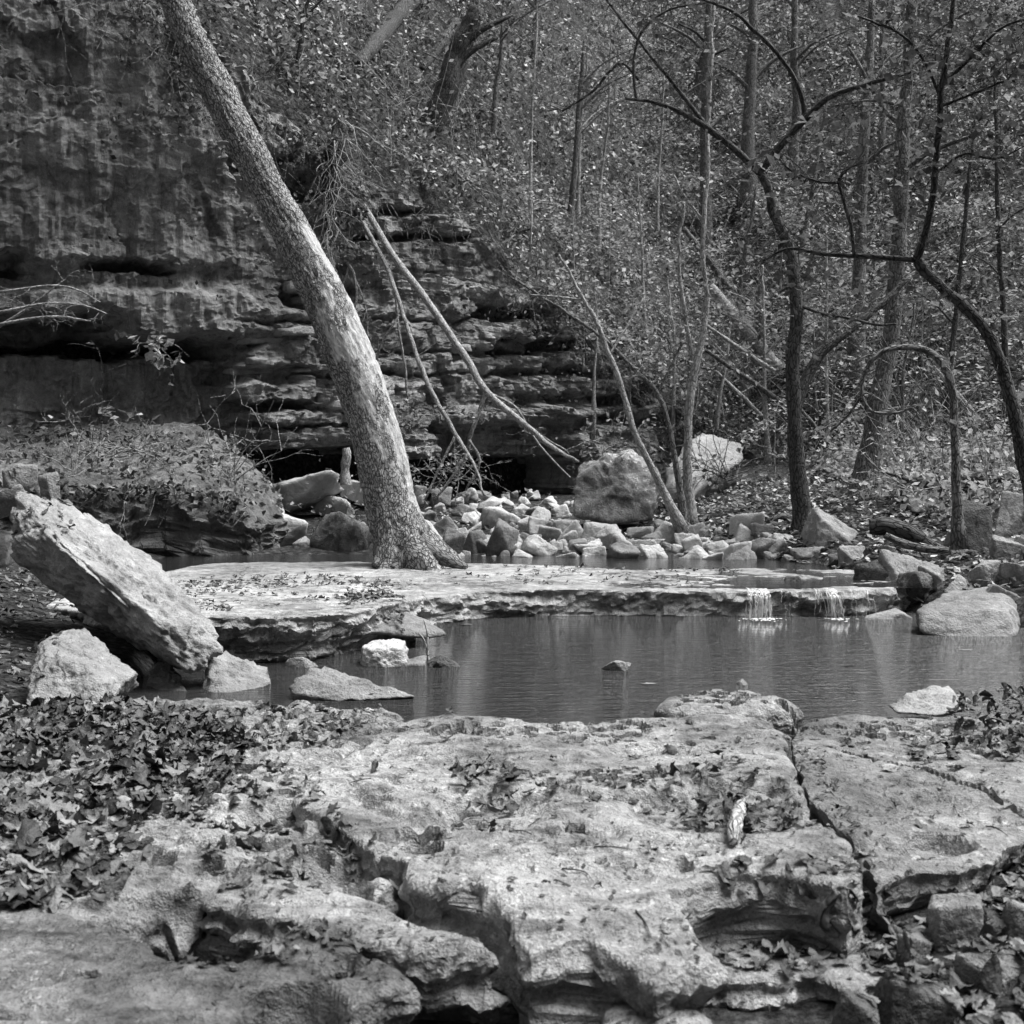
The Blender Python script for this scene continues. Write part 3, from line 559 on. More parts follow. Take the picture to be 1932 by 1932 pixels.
# rocks in the pool
hullrock('boulder', [(552, 1308, 6.4), (558, 1280, 6.5), (588, 1260, 6.62), (622, 1260, 6.65), (700, 1284, 6.55), (790, 1314, 6.4), (745, 1322, 6.4), (640, 1322, 6.35), (560, 1330, 6.45), (600, 1330, 7.1), (720, 1325, 6.9)], 'boulder_mid', 'long pointed rock lying in the near corner of the pool', 5, 48, 0.038, 17)
hullrock('boulder', [(682, 1222, 7.5), (718, 1207, 7.75), (764, 1210, 7.75), (770, 1258, 7.4), (730, 1268, 7.35), (684, 1262, 7.4), (690, 1258, 7.9), (767, 1256, 7.9), (700, 1225, 7.38), (760, 1222, 7.4)], 'rubble', 'pale cube shaped rock standing in shallow water below the shelf', 5, 48, 0.028, 19)
pxrock(800, 1234, 876, 1264, 'boulder_dark', 'dark mossy rock beside the pale cube rock in the pool', base=-.02, sub=5)
pxrock(1110, 1243, 1190, 1270, 'boulder_mid', 'lone low rock breaking the surface in the middle of the pool', base=-.02, sub=5)
pxrock(1388, 1282, 1425, 1300, 'boulder_mid', 'tiny rock tip just above the pool surface', base=-.02, sub=4)
pxrock(536, 1238, 604, 1266, 'boulder_mid', 'flat stone behind the long pointed rock', base=-.02, sub=4)
pxrock(740, 1240, 805, 1262, 'boulder_mid', 'low wet stone between the pale cube rock and the mossy rock', base=-.02, sub=4)
pxrock(575, 1280, 660, 1300, 'boulder_mid', 'thin stone slanting beside the long pointed rock', base=-.03, sub=4, Y=7.2)
hullrock('boulder', [(1675, 1330, 5.35), (1720, 1308, 5.6), (1755, 1292, 5.7), (1785, 1292, 5.75), (1810, 1318, 5.6), (1835, 1335, 5.4), (1760, 1350, 5.2), (1690, 1345, 5.2), (1700, 1340, 6), (1810, 1340, 6)], 'boulder', 'rounded pointed rock at the right end of the near shore', 5, 48, 0.038, 21)
# broken plates at the corner of the shelf
hullrock('broken_plate', [(625, 1168, 8.1), (660, 1145, 8.3), (700, 1122, 8.6), (745, 1135, 8.7), (800, 1165, 8.5), (845, 1198, 8.2), (800, 1204, 8.1), (720, 1190, 8.0), (650, 1192, 7.95), (720, 1200, 8.8)], 'boulder_mid', 'tilted broken plate of rock at the corner of the shelf', 5, 48, 0.038, 23)
hullrock('broken_plate', [(430, 1205, 7.55), (540, 1190, 7.6), (640, 1160, 7.8), (700, 1150, 8.0), (690, 1180, 7.9), (600, 1212, 7.6), (520, 1232, 7.5), (450, 1228, 7.5), (560, 1200, 8.0)], 'boulder_dark', 'dark tilted plate under the front edge of the shelf', 5, 48, 0.038, 25)
hullrock('broken_plate', [(560, 1222, 7.7), (640, 1200, 7.9), (710, 1188, 8.1), (690, 1205, 8.0), (600, 1232, 7.7), (640, 1215, 8.2), (650, 1222, 7.9)], 'boulder_mid', 'thin flat plate in the water below the shelf', 4, 48, 0.019, 27)
# right bank
hullrock('boulder', [(1728, 1150, 8.75), (1735, 1192, 8.65), (1760, 1206, 8.6), (1905, 1212, 8.55), (1918, 1200, 8.6), (1905, 1150, 8.8), (1890, 1135, 9.0), (1750, 1140, 9.0), (1800, 1112, 9.6), (1890, 1105, 9.6), (1930, 1140, 9.5), (1740, 1180, 9.5), (1920, 1190, 9.6)], 'boulder_mid', 'squared block of rock at the water edge on the right bank', 5, 48, 0.038, 29)
for a in [(1604, 1058, 1690, 1140, 'boulder_dark', 'dark boulder leaning at the right end of the ledge'), (1650, 1038, 1785, 1110, 'boulder', 'pale sloping boulder above the squared block'),
          (1672, 1075, 1765, 1152, 'boulder_dark', 'dark faced wedge of rock right of the cascade'), (1735, 1068, 1785, 1122, 'boulder_mid', 'small grey block leaning on the dark wedge'),
          (1827, 1056, 1884, 1106, 'boulder_mid', 'squat stone behind the squared block'), (1850, 1100, 1935, 1150, 'boulder_mid', 'broad stone at the right edge above the squared block'),
          (1661, 1028, 1692, 1060, 'boulder_mid', 'small stone under the hollow log'), (1517, 958, 1622, 1030, 'boulder_mid', 'big tilted boulder at the foot of the forked tree'),
          (1809, 940, 1872, 1048, 'boulder_dark', 'tall dark block beside the arching sapling'), (1862, 926, 1950, 1022, 'boulder_mid', 'large rounded boulder at the right edge'),
          (1705, 930, 1845, 966, 'boulder', 'long low pale rock in front of the fallen log'), (1905, 1012, 1960, 1056, 'boulder_mid', 'stone cut off by the right edge of the picture'),
          (1790, 1030, 1830, 1056, 'boulder_mid', 'small stone between the dark block and the squat stone'), (1700, 1105, 1740, 1130, 'boulder_mid', 'stone wedged behind the squared block'), (1780, 1000, 1835, 1040, 'boulder', 'pale stone stacked before the tall dark block'), (1870, 1010, 1925, 1062, 'boulder', 'pale block stacked under the large rounded boulder'),
          (1775, 1085, 1850, 1130, 'boulder_mid', 'low grey stone behind the squared block'), (1890, 1060, 1950, 1105, 'boulder_mid', 'grey stone stacked at the right edge'), (1580, 1030, 1640, 1062, 'boulder_mid', 'grey stone left of the pale sloping boulder')]:
    pxrock(*a, sub=5)
pxrock(1612, 1152, 1728, 1176, 'boulder', 'flat pale stone at water level below the right cascade', base=-.03, sub=4, sink=.3)
# middle distance
hullrock('boulder', [(1078, 925, 14.6), (1090, 880, 14.9), (1130, 858, 15.2), (1190, 856, 15.2), (1235, 880, 15.2), (1245, 935, 15.0), (1225, 985, 14.7), (1150, 990, 14.5), (1078, 972, 14.5), (1100, 960, 15.6), (1230, 960, 15.8), (1140, 870, 14.7), (1185, 862, 14.8), (1080, 900, 14.6), (1240, 900, 14.8)], 'mossy', 'largest blocky boulder at the cliff foot with a dark mossy left face', 5, 48, 0.095, 31)
hullrock('boulder', [(1250, 940, 16.2), (1258, 880, 16.4), (1290, 838, 16.8), (1320, 816, 17.2), (1355, 818, 17.2), (1398, 840, 17.0), (1400, 870, 16.6), (1340, 900, 16.0), (1290, 955, 15.8), (1380, 930, 17)], 'boulder_mid', 'pale sloping boulder rising behind the twin pale saplings', 5, 48, 0.095, 33)
for a in [(512, 886, 645, 950, 'rubble', 'long pale slab of rock outside the cave mouth left of the leaning trunk'), (461, 922, 548, 1024, 'rubble', 'bulky pale boulder at the end of the overgrown bank'),
          (492, 962, 584, 1030, 'rubble', 'slanting stone below the bulky pale boulder'), (588, 933, 668, 975, 'rubble', 'bright rounded boulder left of the leaning trunk'),
          (576, 964, 706, 1042, 'boulder_dark', 'dark square block with leaves on top beside the leaning trunk'), (552, 1012, 590, 1034, 'boulder_mid', 'small stone between pale boulders at the water'),
          (0, 874, 70, 920, 'boulder_mid', 'flat ledge of stone at the left edge under the bank'), (-20, 912, 60, 960, 'boulder_mid', 'layered stone at the left edge above the leaning slab'),
          (70, 890, 114, 934, 'boulder_mid', 'knob of stone behind the top of the leaning slab'), (-40, 1000, 34, 1060, 'boulder_mid', 'grey stone behind the left end of the leaning slab'),
          (640, 905, 700, 940, 'rubble', 'pale stone tucked behind the leaning trunk')]:
    pxrock(*a, sub=4, Y=(7.9 if a[0] < 100 else None))
V, F, tc = tube(catmull([P(652, 915, 15), P(650, 885, 15), P(654, 862, 15), P(652, 845, 15)], 5), np.interp(np.linspace(0, 1, 16), [0, .3, .8, 1], [.075, .05, .06, .045]), 10, .5, 3)
tag(mobj('tree_stump', V, F, 'deadwood', tc=tc), 'upright pale broken stump in front of the cave mouth', 'stump')
rub = [(905, 955, 985, 1000, 'rubble'), (1010, 990, 1070, 1020, 'rubble'), (1110, 960, 1170, 992, 'rubble'), (760, 1000, 830, 1048, 'boulder_mid'), (1210, 1000, 1262, 1030, 'rubble'), (1320, 1040, 1366, 1068, 'rubble'), (1425, 1018, 1480, 1046, 'rubble'), (940, 1018, 985, 1050, 'rubble'), (700, 945, 760, 985, 'rubble'), (1030, 1040, 1100, 1060, 'rubble'), (917, 978, 980, 1052, 'boulder_mid'), (1093, 985, 1172, 1036, 'rubble'), (1144, 1007, 1202, 1058, 'rubble'), (1180, 992, 1238, 1016, 'rubble'), (978, 1008, 1052, 1052, 'rubble'), (964, 1036, 1034, 1058, 'rubble'),
       (1043, 978, 1094, 1012, 'rubble'), (975, 975, 1004, 1000, 'rubble'), (1057, 1000, 1094, 1030, 'rubble'), (1201, 1026, 1254, 1064, 'rubble'), (812, 918, 854, 946, 'boulder_mid'), (942, 936, 976, 954, 'rubble'),
       (1014, 936, 1052, 960, 'rubble'), (816, 948, 842, 966, 'rubble'), (772, 915, 806, 944, 'boulder_mid'), (827, 994, 880, 1040, 'boulder_mid'), (868, 1000, 920, 1046, 'boulder_mid'), (790, 962, 828, 986, 'boulder_mid'),
       (1276, 1030, 1356, 1070, 'rubble'), (1355, 1008, 1408, 1036, 'rubble'), (1355, 1030, 1440, 1076, 'boulder_mid'), (1272, 1005, 1314, 1034, 'rubble'), (1240, 994, 1278, 1020, 'rubble'), (1492, 1030, 1558, 1054, 'boulder_mid'),
       (1470, 1046, 1500, 1070, 'boulder_mid'), (1440, 1040, 1475, 1060, 'boulder_mid'), (1560, 1040, 1600, 1062, 'boulder_dark'), (850, 950, 900, 975, 'boulder_mid'), (900, 945, 945, 970, 'boulder_mid'), (870, 965, 915, 990, 'rubble'),
       (1000, 955, 1040, 985, 'rubble'), (1040, 950, 1080, 975, 'rubble'), (730, 940, 770, 965, 'boulder_mid'), (985, 925, 1020, 942, 'rubble'), (1095, 1030, 1145, 1052, 'rubble'), (1400, 1000, 1430, 1020, 'rubble'), (1312, 1015, 1350, 1034, 'rubble'),
       (930, 962, 965, 982, 'rubble'), (1060, 1030, 1095, 1046, 'rubble'), (880, 925, 930, 950, 'boulder_mid')]
ORD = ['first', 'second', 'third', 'fourth', 'fifth', 'sixth', 'seventh', 'eighth', 'ninth', 'tenth', 'eleventh', 'twelfth', 'thirteenth', 'fourteenth', 'fifteenth', 'sixteenth', 'seventeenth', 'eighteenth', 'nineteenth', 'twentieth'] + ['twenty-' + q for q in ['first', 'second', 'third', 'fourth', 'fifth', 'sixth', 'seventh', 'eighth', 'ninth']]
cnt = {}
for i, a in enumerate(sorted(rub, key=lambda q: q[0] + q[2])):
    zone = 'below trunk and cave' if a[0] < 930 else ('below the largest blocky boulder' if a[0] < 1240 else 'on the far right shore')
    lab = {'boulder_mid': 'grey', 'rubble': 'pale', 'boulder_dark': 'dark'}[a[4]] + ' angular stone'; kk = lab + zone; cnt[kk] = cnt.get(kk, -1) + 1
    lab = ORD[cnt[kk]] + ' large ' + lab + ' from left, rubble ' + zone
    pxrock(*a, lab, 'stone', 'rubble stones beyond the upper pool', name='rubble_stone', sub=4, jit=.5, tilt=.5, p=44)
for i in range(46):
    px, py = RG.uniform(740, 1470), 0
    py = RG.uniform(945, 1050) if px < 1080 else RG.uniform(1012, 1066)
    s_ = RG.uniform(30, 72)
    pxrock(px, py - s_ * RG.uniform(.45, .8), px + s_, py, 'rubble' if RG.random() < .75 else 'boulder_mid', 'angular block jumbled into the pale rubble bed', 'stone', 'jumbled blocks of the rubble bed', name='rubble_stone', sub=4, jit=.48, tilt=.5, p=70)
for i in range(170):
    px, py = RG.uniform(760, 1480), 0
    py = RG.uniform(930, 1060) if px < 1090 else RG.uniform(1000, 1068)
    s_ = RG.uniform(9, 30)
    pxrock(px, py - s_ * .6, px + s_, py, 'rubble' if RG.random() < .6 else 'boulder_mid', 'fist sized filler stone lying between larger rubble stones', 'stone', 'small stones between the rubble', name='small_stone', sub=3, jit=.5, p=26)
for a in [(1409, 1071, 1444, 1084), (1474, 1085, 1522, 1103)]:
    pxrock(*a, 'rubble' if a[0] < 1450 else 'boulder_dark', 'pale flat stone awash in the upper pool' if a[0] < 1450 else 'dark flat stone on the lip of the ledge near the cascade', 'stone', Y=12.0 if a[0] < 1450 else 10.4, name='flat_stone')
for a in [(1745, 1692, 1872, 1800, 3.3), (1880, 1700, 1990, 1800, 3.5), (1690, 1760, 1760, 1810, 3.2)]:
    pxrock(a[0], a[1], a[2], a[3], 'bedrock_dark' if a[0] < 1850 else 'boulder_dark', {1745: 'angular dim rock under the right slab', 1880: 'dark rock at the lower right edge', 1690: 'small dark rock among the lower right leaves'}[a[0]], base=.08, sub=5, jit=.3)
for a in [(1640, 1830, 1800, 1932, 2.75, 'broken dark block of rock at the bottom right'), (1800, 1800, 1960, 1900, 2.95, 'wide dark slab of broken rock in the lower right corner'), (1560, 1870, 1660, 1960, 2.5, 'dark rock cut by the bottom edge at right')]:
    pxrock(*a[:4], 'boulder_dark', a[5], base=.06, sub=5, jit=.3)
# the rock face's loose blocks
rb = np.random.default_rng(31); QX, QY = proj(CL_P[:230].reshape(-1, 3))
for i in range(46):
    px, py = rb.uniform(450, 1260), rb.uniform(380, 800)
    if py < 300 + 0.32 * px: continue


    kx = int(np.argmin((QX - px) ** 2 + (QY - py) ** 2)); c = CL_P[:230].reshape(-1, 3)[kx]; nrm = CL_N[kx % CL_P.shape[1]]
    w_, h_ = rb.uniform(.25, .75), rb.uniform(.07, .2)
    pts = boxpts(w_, .4, h_, rb, .3, 2, yaw=math.atan2(nrm[0], -nrm[1]) * 1.0, tilt=.05) + c + np.array([nrm[0], nrm[1], 0]) * -.08
    V, F = rockV(pts, 3, 22, .02, i, 5); mobj('rock_block', V, F, 'cliff_block', cl)
# ------------------------------------------------------------------ trees
def leaf_quads(c, size, rg, flat_=0.5, nrm=None, aspect=0.62, tone=None):
    """folded rhombic leaves, one quad each"""
    n = len(c); size = np.broadcast_to(size, (n,)).astype(float)
    up = rg.normal(size=(n, 3)) * (1 - flat_); up[:, 2] += flat_ * 1.3
    if nrm is not None: up = nrm * flat_ * 1.6 + rg.normal(size=(n, 3)) * (1 - flat_)
    up /= np.linalg.norm(up, axis=1)[:, None]; a = np.cross(up, rg.normal(size=(n, 3))); a /= np.linalg.norm(a, axis=1)[:, None] + 1e-9; b = np.cross(up, a)
    s = size[:, None]; asp = aspect * rg.uniform(.7, 1.2, (n, 1)); fold = rg.uniform(-.1, .35, (n, 1))
    V = np.stack([c - a * s * .5, c + b * s * asp * .5 + up * s * fold * .5 - a * s * .05, c + a * s * .5 + up * s * rg.uniform(-.15, .15, (n, 1)), c - b * s * asp * .5 + up * s * fold * .5 - a * s * .05], 1)
    F = np.arange(n * 4).reshape(n, 4)
    return V.reshape(-1, 3), F, (rg.random(n) ** 1.6 if tone is None else tone)
def twig(acc, p, d, L, r, rg, depth=2, droop=0.0, ends=None, nseg=6, sides=3):
    pts = [np.array(p, float)]; d = np.array(d, float); d /= np.linalg.norm(d) + 1e-9
    for i in range(nseg):
        d = d + rg.normal(size=3) * .22 + np.array([0, 0, -droop]); d /= np.linalg.norm(d); pts.append(pts[-1] + d * L / nseg)
    pts = np.array(pts); acc.tube(pts, np.linspace(r, r * .35, nseg + 1), sides)
    if ends is not None: ends += [q for q in pts[2:]]
    if depth > 0:
        for k in range(rg.integers(2, 4)):
            i = rg.integers(1, nseg); dd = d * .7 + rg.normal(size=3) * .8
            twig(acc, pts[i], dd, L * rg.uniform(.4, .7), r * .65, rg, depth - 1, droop, ends, max(3, nseg - 1), sides)
def pxline(nodes, Y, dY=0.0, n=5, wig=0.0, seed=0):
    a = np.array(nodes, float); t = np.linspace(0, 1, len(a)); Ys = Y + dY * t
    p = P(a[:, 0], a[:, 1], Ys); r = a[:, 2] / 2 / (FPX / Ys) if a.shape[1] > 2 else np.full(len(a), .01)
    q = catmull(np.concatenate([p, r[:, None]], 1), n); pts, rad = q[:, :3], np.maximum(q[:, 3], .0015)
    if wig: pts = pts + 2.6 * wig * np.stack([fbm(pts * 3.5 + 9, 4, seed, .6), fbm(pts * 3.5 + 5, 4, seed + 1, .6), .5 * fbm(pts * 3.5, 4, seed + 2, .6)], -1) * np.linspace(0, 1, len(pts))[:, None].clip(0, 1)
    return pts, rad
def tree(name, label, cat, Y, trunk, limbs, mat, twigs=8, tl=.5, leaves=0, lsize=.09, lmat='crown', ltone=None, seed=0, sides=10, group=None, dY=0.0, wob=.38, droop=0.0, root=True, tr=.004, sink=.12):
    rg = np.random.default_rng(seed + 100); pts, rad = pxline(trunk, Y, dY, 8, .02, seed)
    if root: rad = rad * (1 + .7 * np.exp(-np.arange(len(rad)) / 3.0))
    if root or sink > .5: pts[0] -= (pts[1] - pts[0]) / np.linalg.norm(pts[1] - pts[0]) * sink
    e = thing(name, tuple(pts[0]), label, cat, group); a = Acc(); a.tube(pts, rad, sides, wob, seed); a.build('trunk', mat, e)
    ends = []; lines = [(pts, rad)]
    for i, (nodes, dy) in enumerate(limbs):
        p2, r2 = pxline(nodes, Y + dY * 0, dy, 6, .02, seed + i * 3); j = np.argmin(np.abs(pts - p2[0]).sum(1)); 
        sh = pts[j] - p2[0]; p2 = p2 + np.where(np.linalg.norm(sh) < .35, 1, 0) * sh * np.linspace(1, 0, len(p2))[:, None]
        b = Acc(); b.tube(p2, r2, 6, .2, seed + i); lines.append((p2, r2))
        for k in range(twigs):
            q = rg.integers(len(p2) // 4, len(p2)); dr = (p2[-1] - p2[0]) / np.linalg.norm(p2[-1] - p2[0])
            twig(b, p2[q], dr * .5 + rg.normal(size=3) * .7 + np.array([0, 0, .15]), tl * rg.uniform(.4, 1.1), min(r2[q] * .6, tr), rg, 2, droop, ends)
        b.build('branch', mat, e)
    b = Acc()
    for k in range(twigs):
        q = rg.integers(len(pts) // 3, len(pts)); twig(b, pts[q], rg.normal(size=3) + np.array([0, 0, .3]), tl * rg.uniform(.4, 1.1), min(rad[q] * .5, tr), rg, 2, droop, ends)
    if twigs: tag(b.build('twigs', mat, e), kind='stuff')
    if leaves and ends:
        ends = np.array(ends); c = ends[rg.integers(0, len(ends), leaves)] + rg.normal(size=(leaves, 3)) * .05
        V, F, t = leaf_quads(c, rg.uniform(.6, 1.2, leaves) * lsize, rg, .55, tone=ltone and np.clip(rg.normal(ltone, .2, leaves), 0, 1))
        tag(mobj('crown', V, F, lmat, e, tone=t, smooth=False), kind='stuff')
    return e

# the leaning tree
nodes = [(786, 1110, 160), (776, 1075, 142), (768, 1050, 126), (757, 1020, 112), (745, 985, 100), (733, 940, 95), (716, 850, 92), (691, 760, 90), (650, 650, 86), (602, 540, 80), (556, 450, 72), (511, 370, 66), (466, 280, 66), (420, 190, 62), (374, 100, 58), (330, 0, 54), (276, -120, 50), (200, -300, 44)]
LY = 11.6
pts, rad = pxline(nodes, LY, .4, 34, 0, 1)
V, F, tc = tube(pts, rad, 120, 0.0)
th = np.arctan2(tc[:, 1], tc[:, 0]); ln = tc[:, 2]; ring = np.repeat(np.arange(len(pts)), 120)
out = V - pts[ring]; R0 = np.linalg.norm(out, axis=1); out /= R0[:, None] + 1e-9
sx = out[:, 0]; fl = np.exp(-ln / .22)
fl = np.exp(-np.maximum(0, ln - .18) / .2); d = .05 * fl * np.maximum(0, sx) + .085 * fl * np.sin(th * 5 + 1.2 + .5 * np.sin(ln * 9)) + .015 * fbm(tc * np.array([6, 6, 2]), 3, 5) * 2 + .018 * fbm(tc * np.array([22, 22, 7]), 4, 6, ridged=True)
d -= .05 * np.exp(-((ln - .5) / .16) ** 2) * np.clip(fbm(tc * np.array([7, 7, 3]), 3, 8) * 4, 0, 1)
V = V + out * d[:, None]; V[:, 2] = np.maximum(V[:, 2], 0)
zone = np.interp(ln, [0, .6, 1.4, 1.8, 3.5, 3.9, 9], [-.05, .0, .04, .1, .07, -.3, -.4]) + .08 * sx
e = thing('leaning_tree', tuple(pts[0]), 'thick scaly trunk with peeling bark leaning left across the cliff', 'tree')
mobj('trunk', V, F, 'trunk', e, tc=tc, zone=zone)
rg = np.random.default_rng(5)
for nodes_ in [[(790, 1030, 46), (820, 1045, 34), (850, 1060, 24), (880, 1072, 14)], [(760, 1050, 44), (752, 1066, 36), (742, 1076, 20)], [(725, 1035, 30), (716, 1055, 24), (706, 1068, 14)]]:
    p2, r2 = pxline(nodes_, LY - .12, -.15, 8); a = Acc(); a.tube(p2, r2, 14, .3, 4); a.build('root', 'bark_mid', e)
for (x, y, s_) in [(420, 270, .05), (455, 128, .035)]:
    V, F = rockV(np.array(boxpts(.13, .12, .03, rg, .2, 3)) + P(x, y, LY + .1), 2, 8, .004, 3); mobj('bracket_fungus', V, F, 'deadwood', e)
for i in range(5):
    q = rg.integers(60, 330); side = np.array([.7, -.7, 0.1]); c = pts[q] + side * rad[q] * .75
    V, F = rockV(np.array(boxpts(.10, .035, .3, rg, .4, 4, tilt=.5)) + c, 2, 10, .01, i); mobj('bark_flap', V, F, 'bark_mid', e)

tree('forked_tree', 'dark slender forked tree beside the big tilted boulder on the right bank', 'tree', 13.0,
     [(1516, 1012, 34), (1509, 930, 31), (1500, 820, 29), (1495, 700, 27), (1501, 600, 25), (1496, 500, 23), (1484, 458, 21), (1460, 400, 18), (1445, 352, 16), (1432, 326, 15)],
     [([(1434, 328, 13), (1395, 290, 13), (1340, 246, 13), (1290, 215, 10), (1240, 195, 8), (1180, 186, 5)], -.4), ([(1340, 246, 9), (1290, 182, 8), (1240, 120, 7), (1190, 60, 6), (1130, -20, 4)], .3),
      ([(1434, 328, 14), (1470, 280, 14), (1520, 225, 13), (1565, 185, 11), (1640, 158, 9), (1720, 136, 6)], -.6), ([(1520, 222, 10), (1508, 170, 9), (1475, 110, 8), (1420, 55, 8), (1370, 15, 6), (1290, -10, 4)], -.5),
      ([(1515, 785, 16), (1530, 720, 20), (1562, 660, 20), (1620, 612, 17), (1670, 568, 13), (1715, 525, 9)], .5), ([(1496, 572, 7), (1545, 590, 7), (1590, 598, 6), (1650, 612, 5), (1690, 610, 4)], -.5),
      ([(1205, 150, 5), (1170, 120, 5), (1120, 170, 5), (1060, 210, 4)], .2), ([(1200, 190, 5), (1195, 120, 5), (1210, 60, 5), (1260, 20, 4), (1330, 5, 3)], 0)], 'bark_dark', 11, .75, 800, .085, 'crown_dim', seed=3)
tree('tall_tree', 'tall straight grey tree rising behind the dark forked tree', 'tree', 14.6, [(1626, 958, 52), (1642, 860, 42), (1660, 740, 35), (1679, 640, 31), (1690, 520, 30), (1698, 420, 27), (1700, 300, 28), (1708, 200, 22), (1715, 100, 20), (1722, -30, 18), (1730, -160, 14)],
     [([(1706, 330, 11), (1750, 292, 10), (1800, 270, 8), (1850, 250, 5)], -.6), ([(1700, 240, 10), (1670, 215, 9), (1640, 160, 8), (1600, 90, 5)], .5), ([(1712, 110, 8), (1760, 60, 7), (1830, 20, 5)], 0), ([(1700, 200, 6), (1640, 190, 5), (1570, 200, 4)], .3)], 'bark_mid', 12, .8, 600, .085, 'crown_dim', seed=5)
tree('arching_tree', 'near dark tree bowing in from the right edge then turning straight up', 'tree', 9.4, [(1990, 1090, 32), (1952, 960, 28), (1932, 870, 27), (1914, 780, 25), (1890, 690, 24), (1850, 612, 22), (1800, 560, 20), (1745, 513, 19), (1728, 492, 18)],
     [([(1728, 492, 17), (1738, 465, 14), (1755, 400, 12), (1765, 300, 12), (1775, 200, 11), (1786, 100, 10), (1800, -20, 8)], -.2), ([(1728, 494, 11), (1650, 487, 10), (1560, 482, 8), (1490, 470, 6), (1440, 490, 4)], .4),
      ([(1612, 485, 7), (1606, 430, 7), (1590, 375, 6), (1583, 340, 6), (1600, 318, 5), (1640, 305, 4)], .1), ([(1583, 345, 5), (1540, 342, 5), (1490, 320, 4), (1460, 290, 3)], .1), ([(1778, 190, 7), (1740, 110, 6), (1690, 60, 5), (1620, 30, 4)], -.3),
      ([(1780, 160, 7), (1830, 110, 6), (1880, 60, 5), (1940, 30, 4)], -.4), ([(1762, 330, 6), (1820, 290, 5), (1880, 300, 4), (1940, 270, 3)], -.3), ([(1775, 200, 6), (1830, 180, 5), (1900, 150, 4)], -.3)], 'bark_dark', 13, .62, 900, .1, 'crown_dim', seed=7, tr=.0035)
tree('arching_sapling', 'thin sapling bent over in a hoop in front of the fallen log', 'sapling', 10.6, [(1808, 1010, 18), (1803, 900, 16), (1800, 800, 16), (1797, 740, 15), (1780, 690, 14), (1745, 661, 13), (1700, 655, 11), (1660, 667, 9), (1632, 700, 8), (1622, 748, 7)],
     [([(1622, 745, 6), (1645, 775, 6), (1690, 778, 5), (1720, 770, 5), (1735, 800, 4)], -.2), ([(1622, 745, 5), (1600, 780, 5), (1570, 815, 4)], .1), ([(1800, 800, 5), (1840, 740, 4), (1880, 700, 3)], .2)], 'bark_mid', 5, .35, 60, .07, seed=9, tr=.003)
tree('pale_sapling', 'pale straight twin stemmed sapling in front of the sloping pale boulder', 'sapling', 14.2, [(1302, 985, 20), (1297, 880, 17), (1300, 780, 16), (1311, 700, 15), (1328, 620, 12), (1334, 560, 10), (1326, 470, 9), (1334, 330, 8), (1336, 220, 8), (1345, 60, 7), (1350, -40, 6)],
     [([(1311, 700, 10), (1300, 640, 9), (1288, 560, 8), (1280, 480, 6), (1290, 380, 5)], .2), ([(1328, 610, 6), (1400, 660, 9), (1460, 700, 8)], .2), ([(1330, 420, 5), (1300, 380, 4), (1270, 330, 3)], .2)], 'bark_pale', 7, .5, 260, .075, seed=11)
tree('leaning_sapling', 'thin pale sapling leaning left from beside the largest boulder', 'sapling', 13.7, [(1282, 990, 17), (1240, 902, 13), (1200, 822, 12), (1170, 722, 11), (1150, 670, 10), (1122, 602, 9), (1100, 560, 7), (1055, 480, 4)],
     [([(1150, 670, 5), (1180, 620, 4), (1215, 560, 4)], .2), ([(1105, 565, 5), (1060, 560, 4), (1000, 555, 3)], .2)], 'bark_pale', 5, .45, 80, .07, seed=13)
tree('leaning_sapling', 'second thin sapling crossing behind the pale leaning one', 'sapling', 14.0, [(1292, 988, 14), (1276, 882, 11), (1262, 802, 10), (1240, 742, 9), (1195, 695, 8), (1150, 650, 8), (1085, 600, 6), (1000, 545, 5), (960, 520, 3)],
     [([(1240, 742, 5), (1262, 700, 5), (1290, 640, 4)], .1)], 'bark_mid', 6, .5, 130, .075, seed=15)
tree('fallen_branch', 'long bare dead branch propped from the cliff top down to the largest boulder', 'branch', 16.6, [(668, 358, 10), (705, 420, 12), (740, 480, 13), (800, 560, 14), (870, 662, 14), (920, 740, 13), (980, 792, 11), (1040, 840, 9), (1092, 872, 5)],
     [([(918, 738, 8), (905, 775, 8), (888, 820, 8), (878, 865, 7), (850, 905, 6), (818, 945, 4)], .1), ([(885, 830, 6), (905, 870, 6), (880, 925, 4)], .1), ([(920, 740, 5), (975, 770, 5), (1010, 830, 4), (1075, 900, 3)], -.2), ([(930, 760, 4), (1000, 810, 4), (1070, 850, 3)], .2)], 'deadwood', 4, .45, 40, .06, seed=17, dY=-1.9, root=False, wob=.15)
tree('fallen_branch', 'second thinner dead branch hanging left of the long one', 'branch', 16.5, [(662, 372, 9), (690, 430, 9), (728, 500, 9), (750, 560, 8), (775, 640, 8), (810, 730, 9), (860, 820, 8), (890, 870, 6), (915, 935, 4)],
     [([(745, 545, 5), (752, 620, 5), (765, 700, 5), (770, 760, 4)], .1), ([(860, 820, 5), (830, 880, 5), (800, 945, 4)], -.1), ([(750, 600, 4), (715, 660, 4), (705, 720, 3)], .1)], 'deadwood', 6, .5, 60, .06, seed=19, dY=-1.6, root=False, wob=.15)
tree('hanging_root', 'pale wriggling root hanging free from the cliff edge', 'root', 16.3, [(663, 345, 6), (660, 420, 6), (650, 480, 6), (668, 520, 6), (672, 570, 5), (655, 600, 4), (640, 650, 3)],
     [([(660, 500, 4), (640, 560, 4), (625, 600, 3)], 0), ([(668, 520, 4), (690, 580, 3), (695, 640, 3)], 0)], 'deadwood', 4, .4, 0, seed=21, root=False)
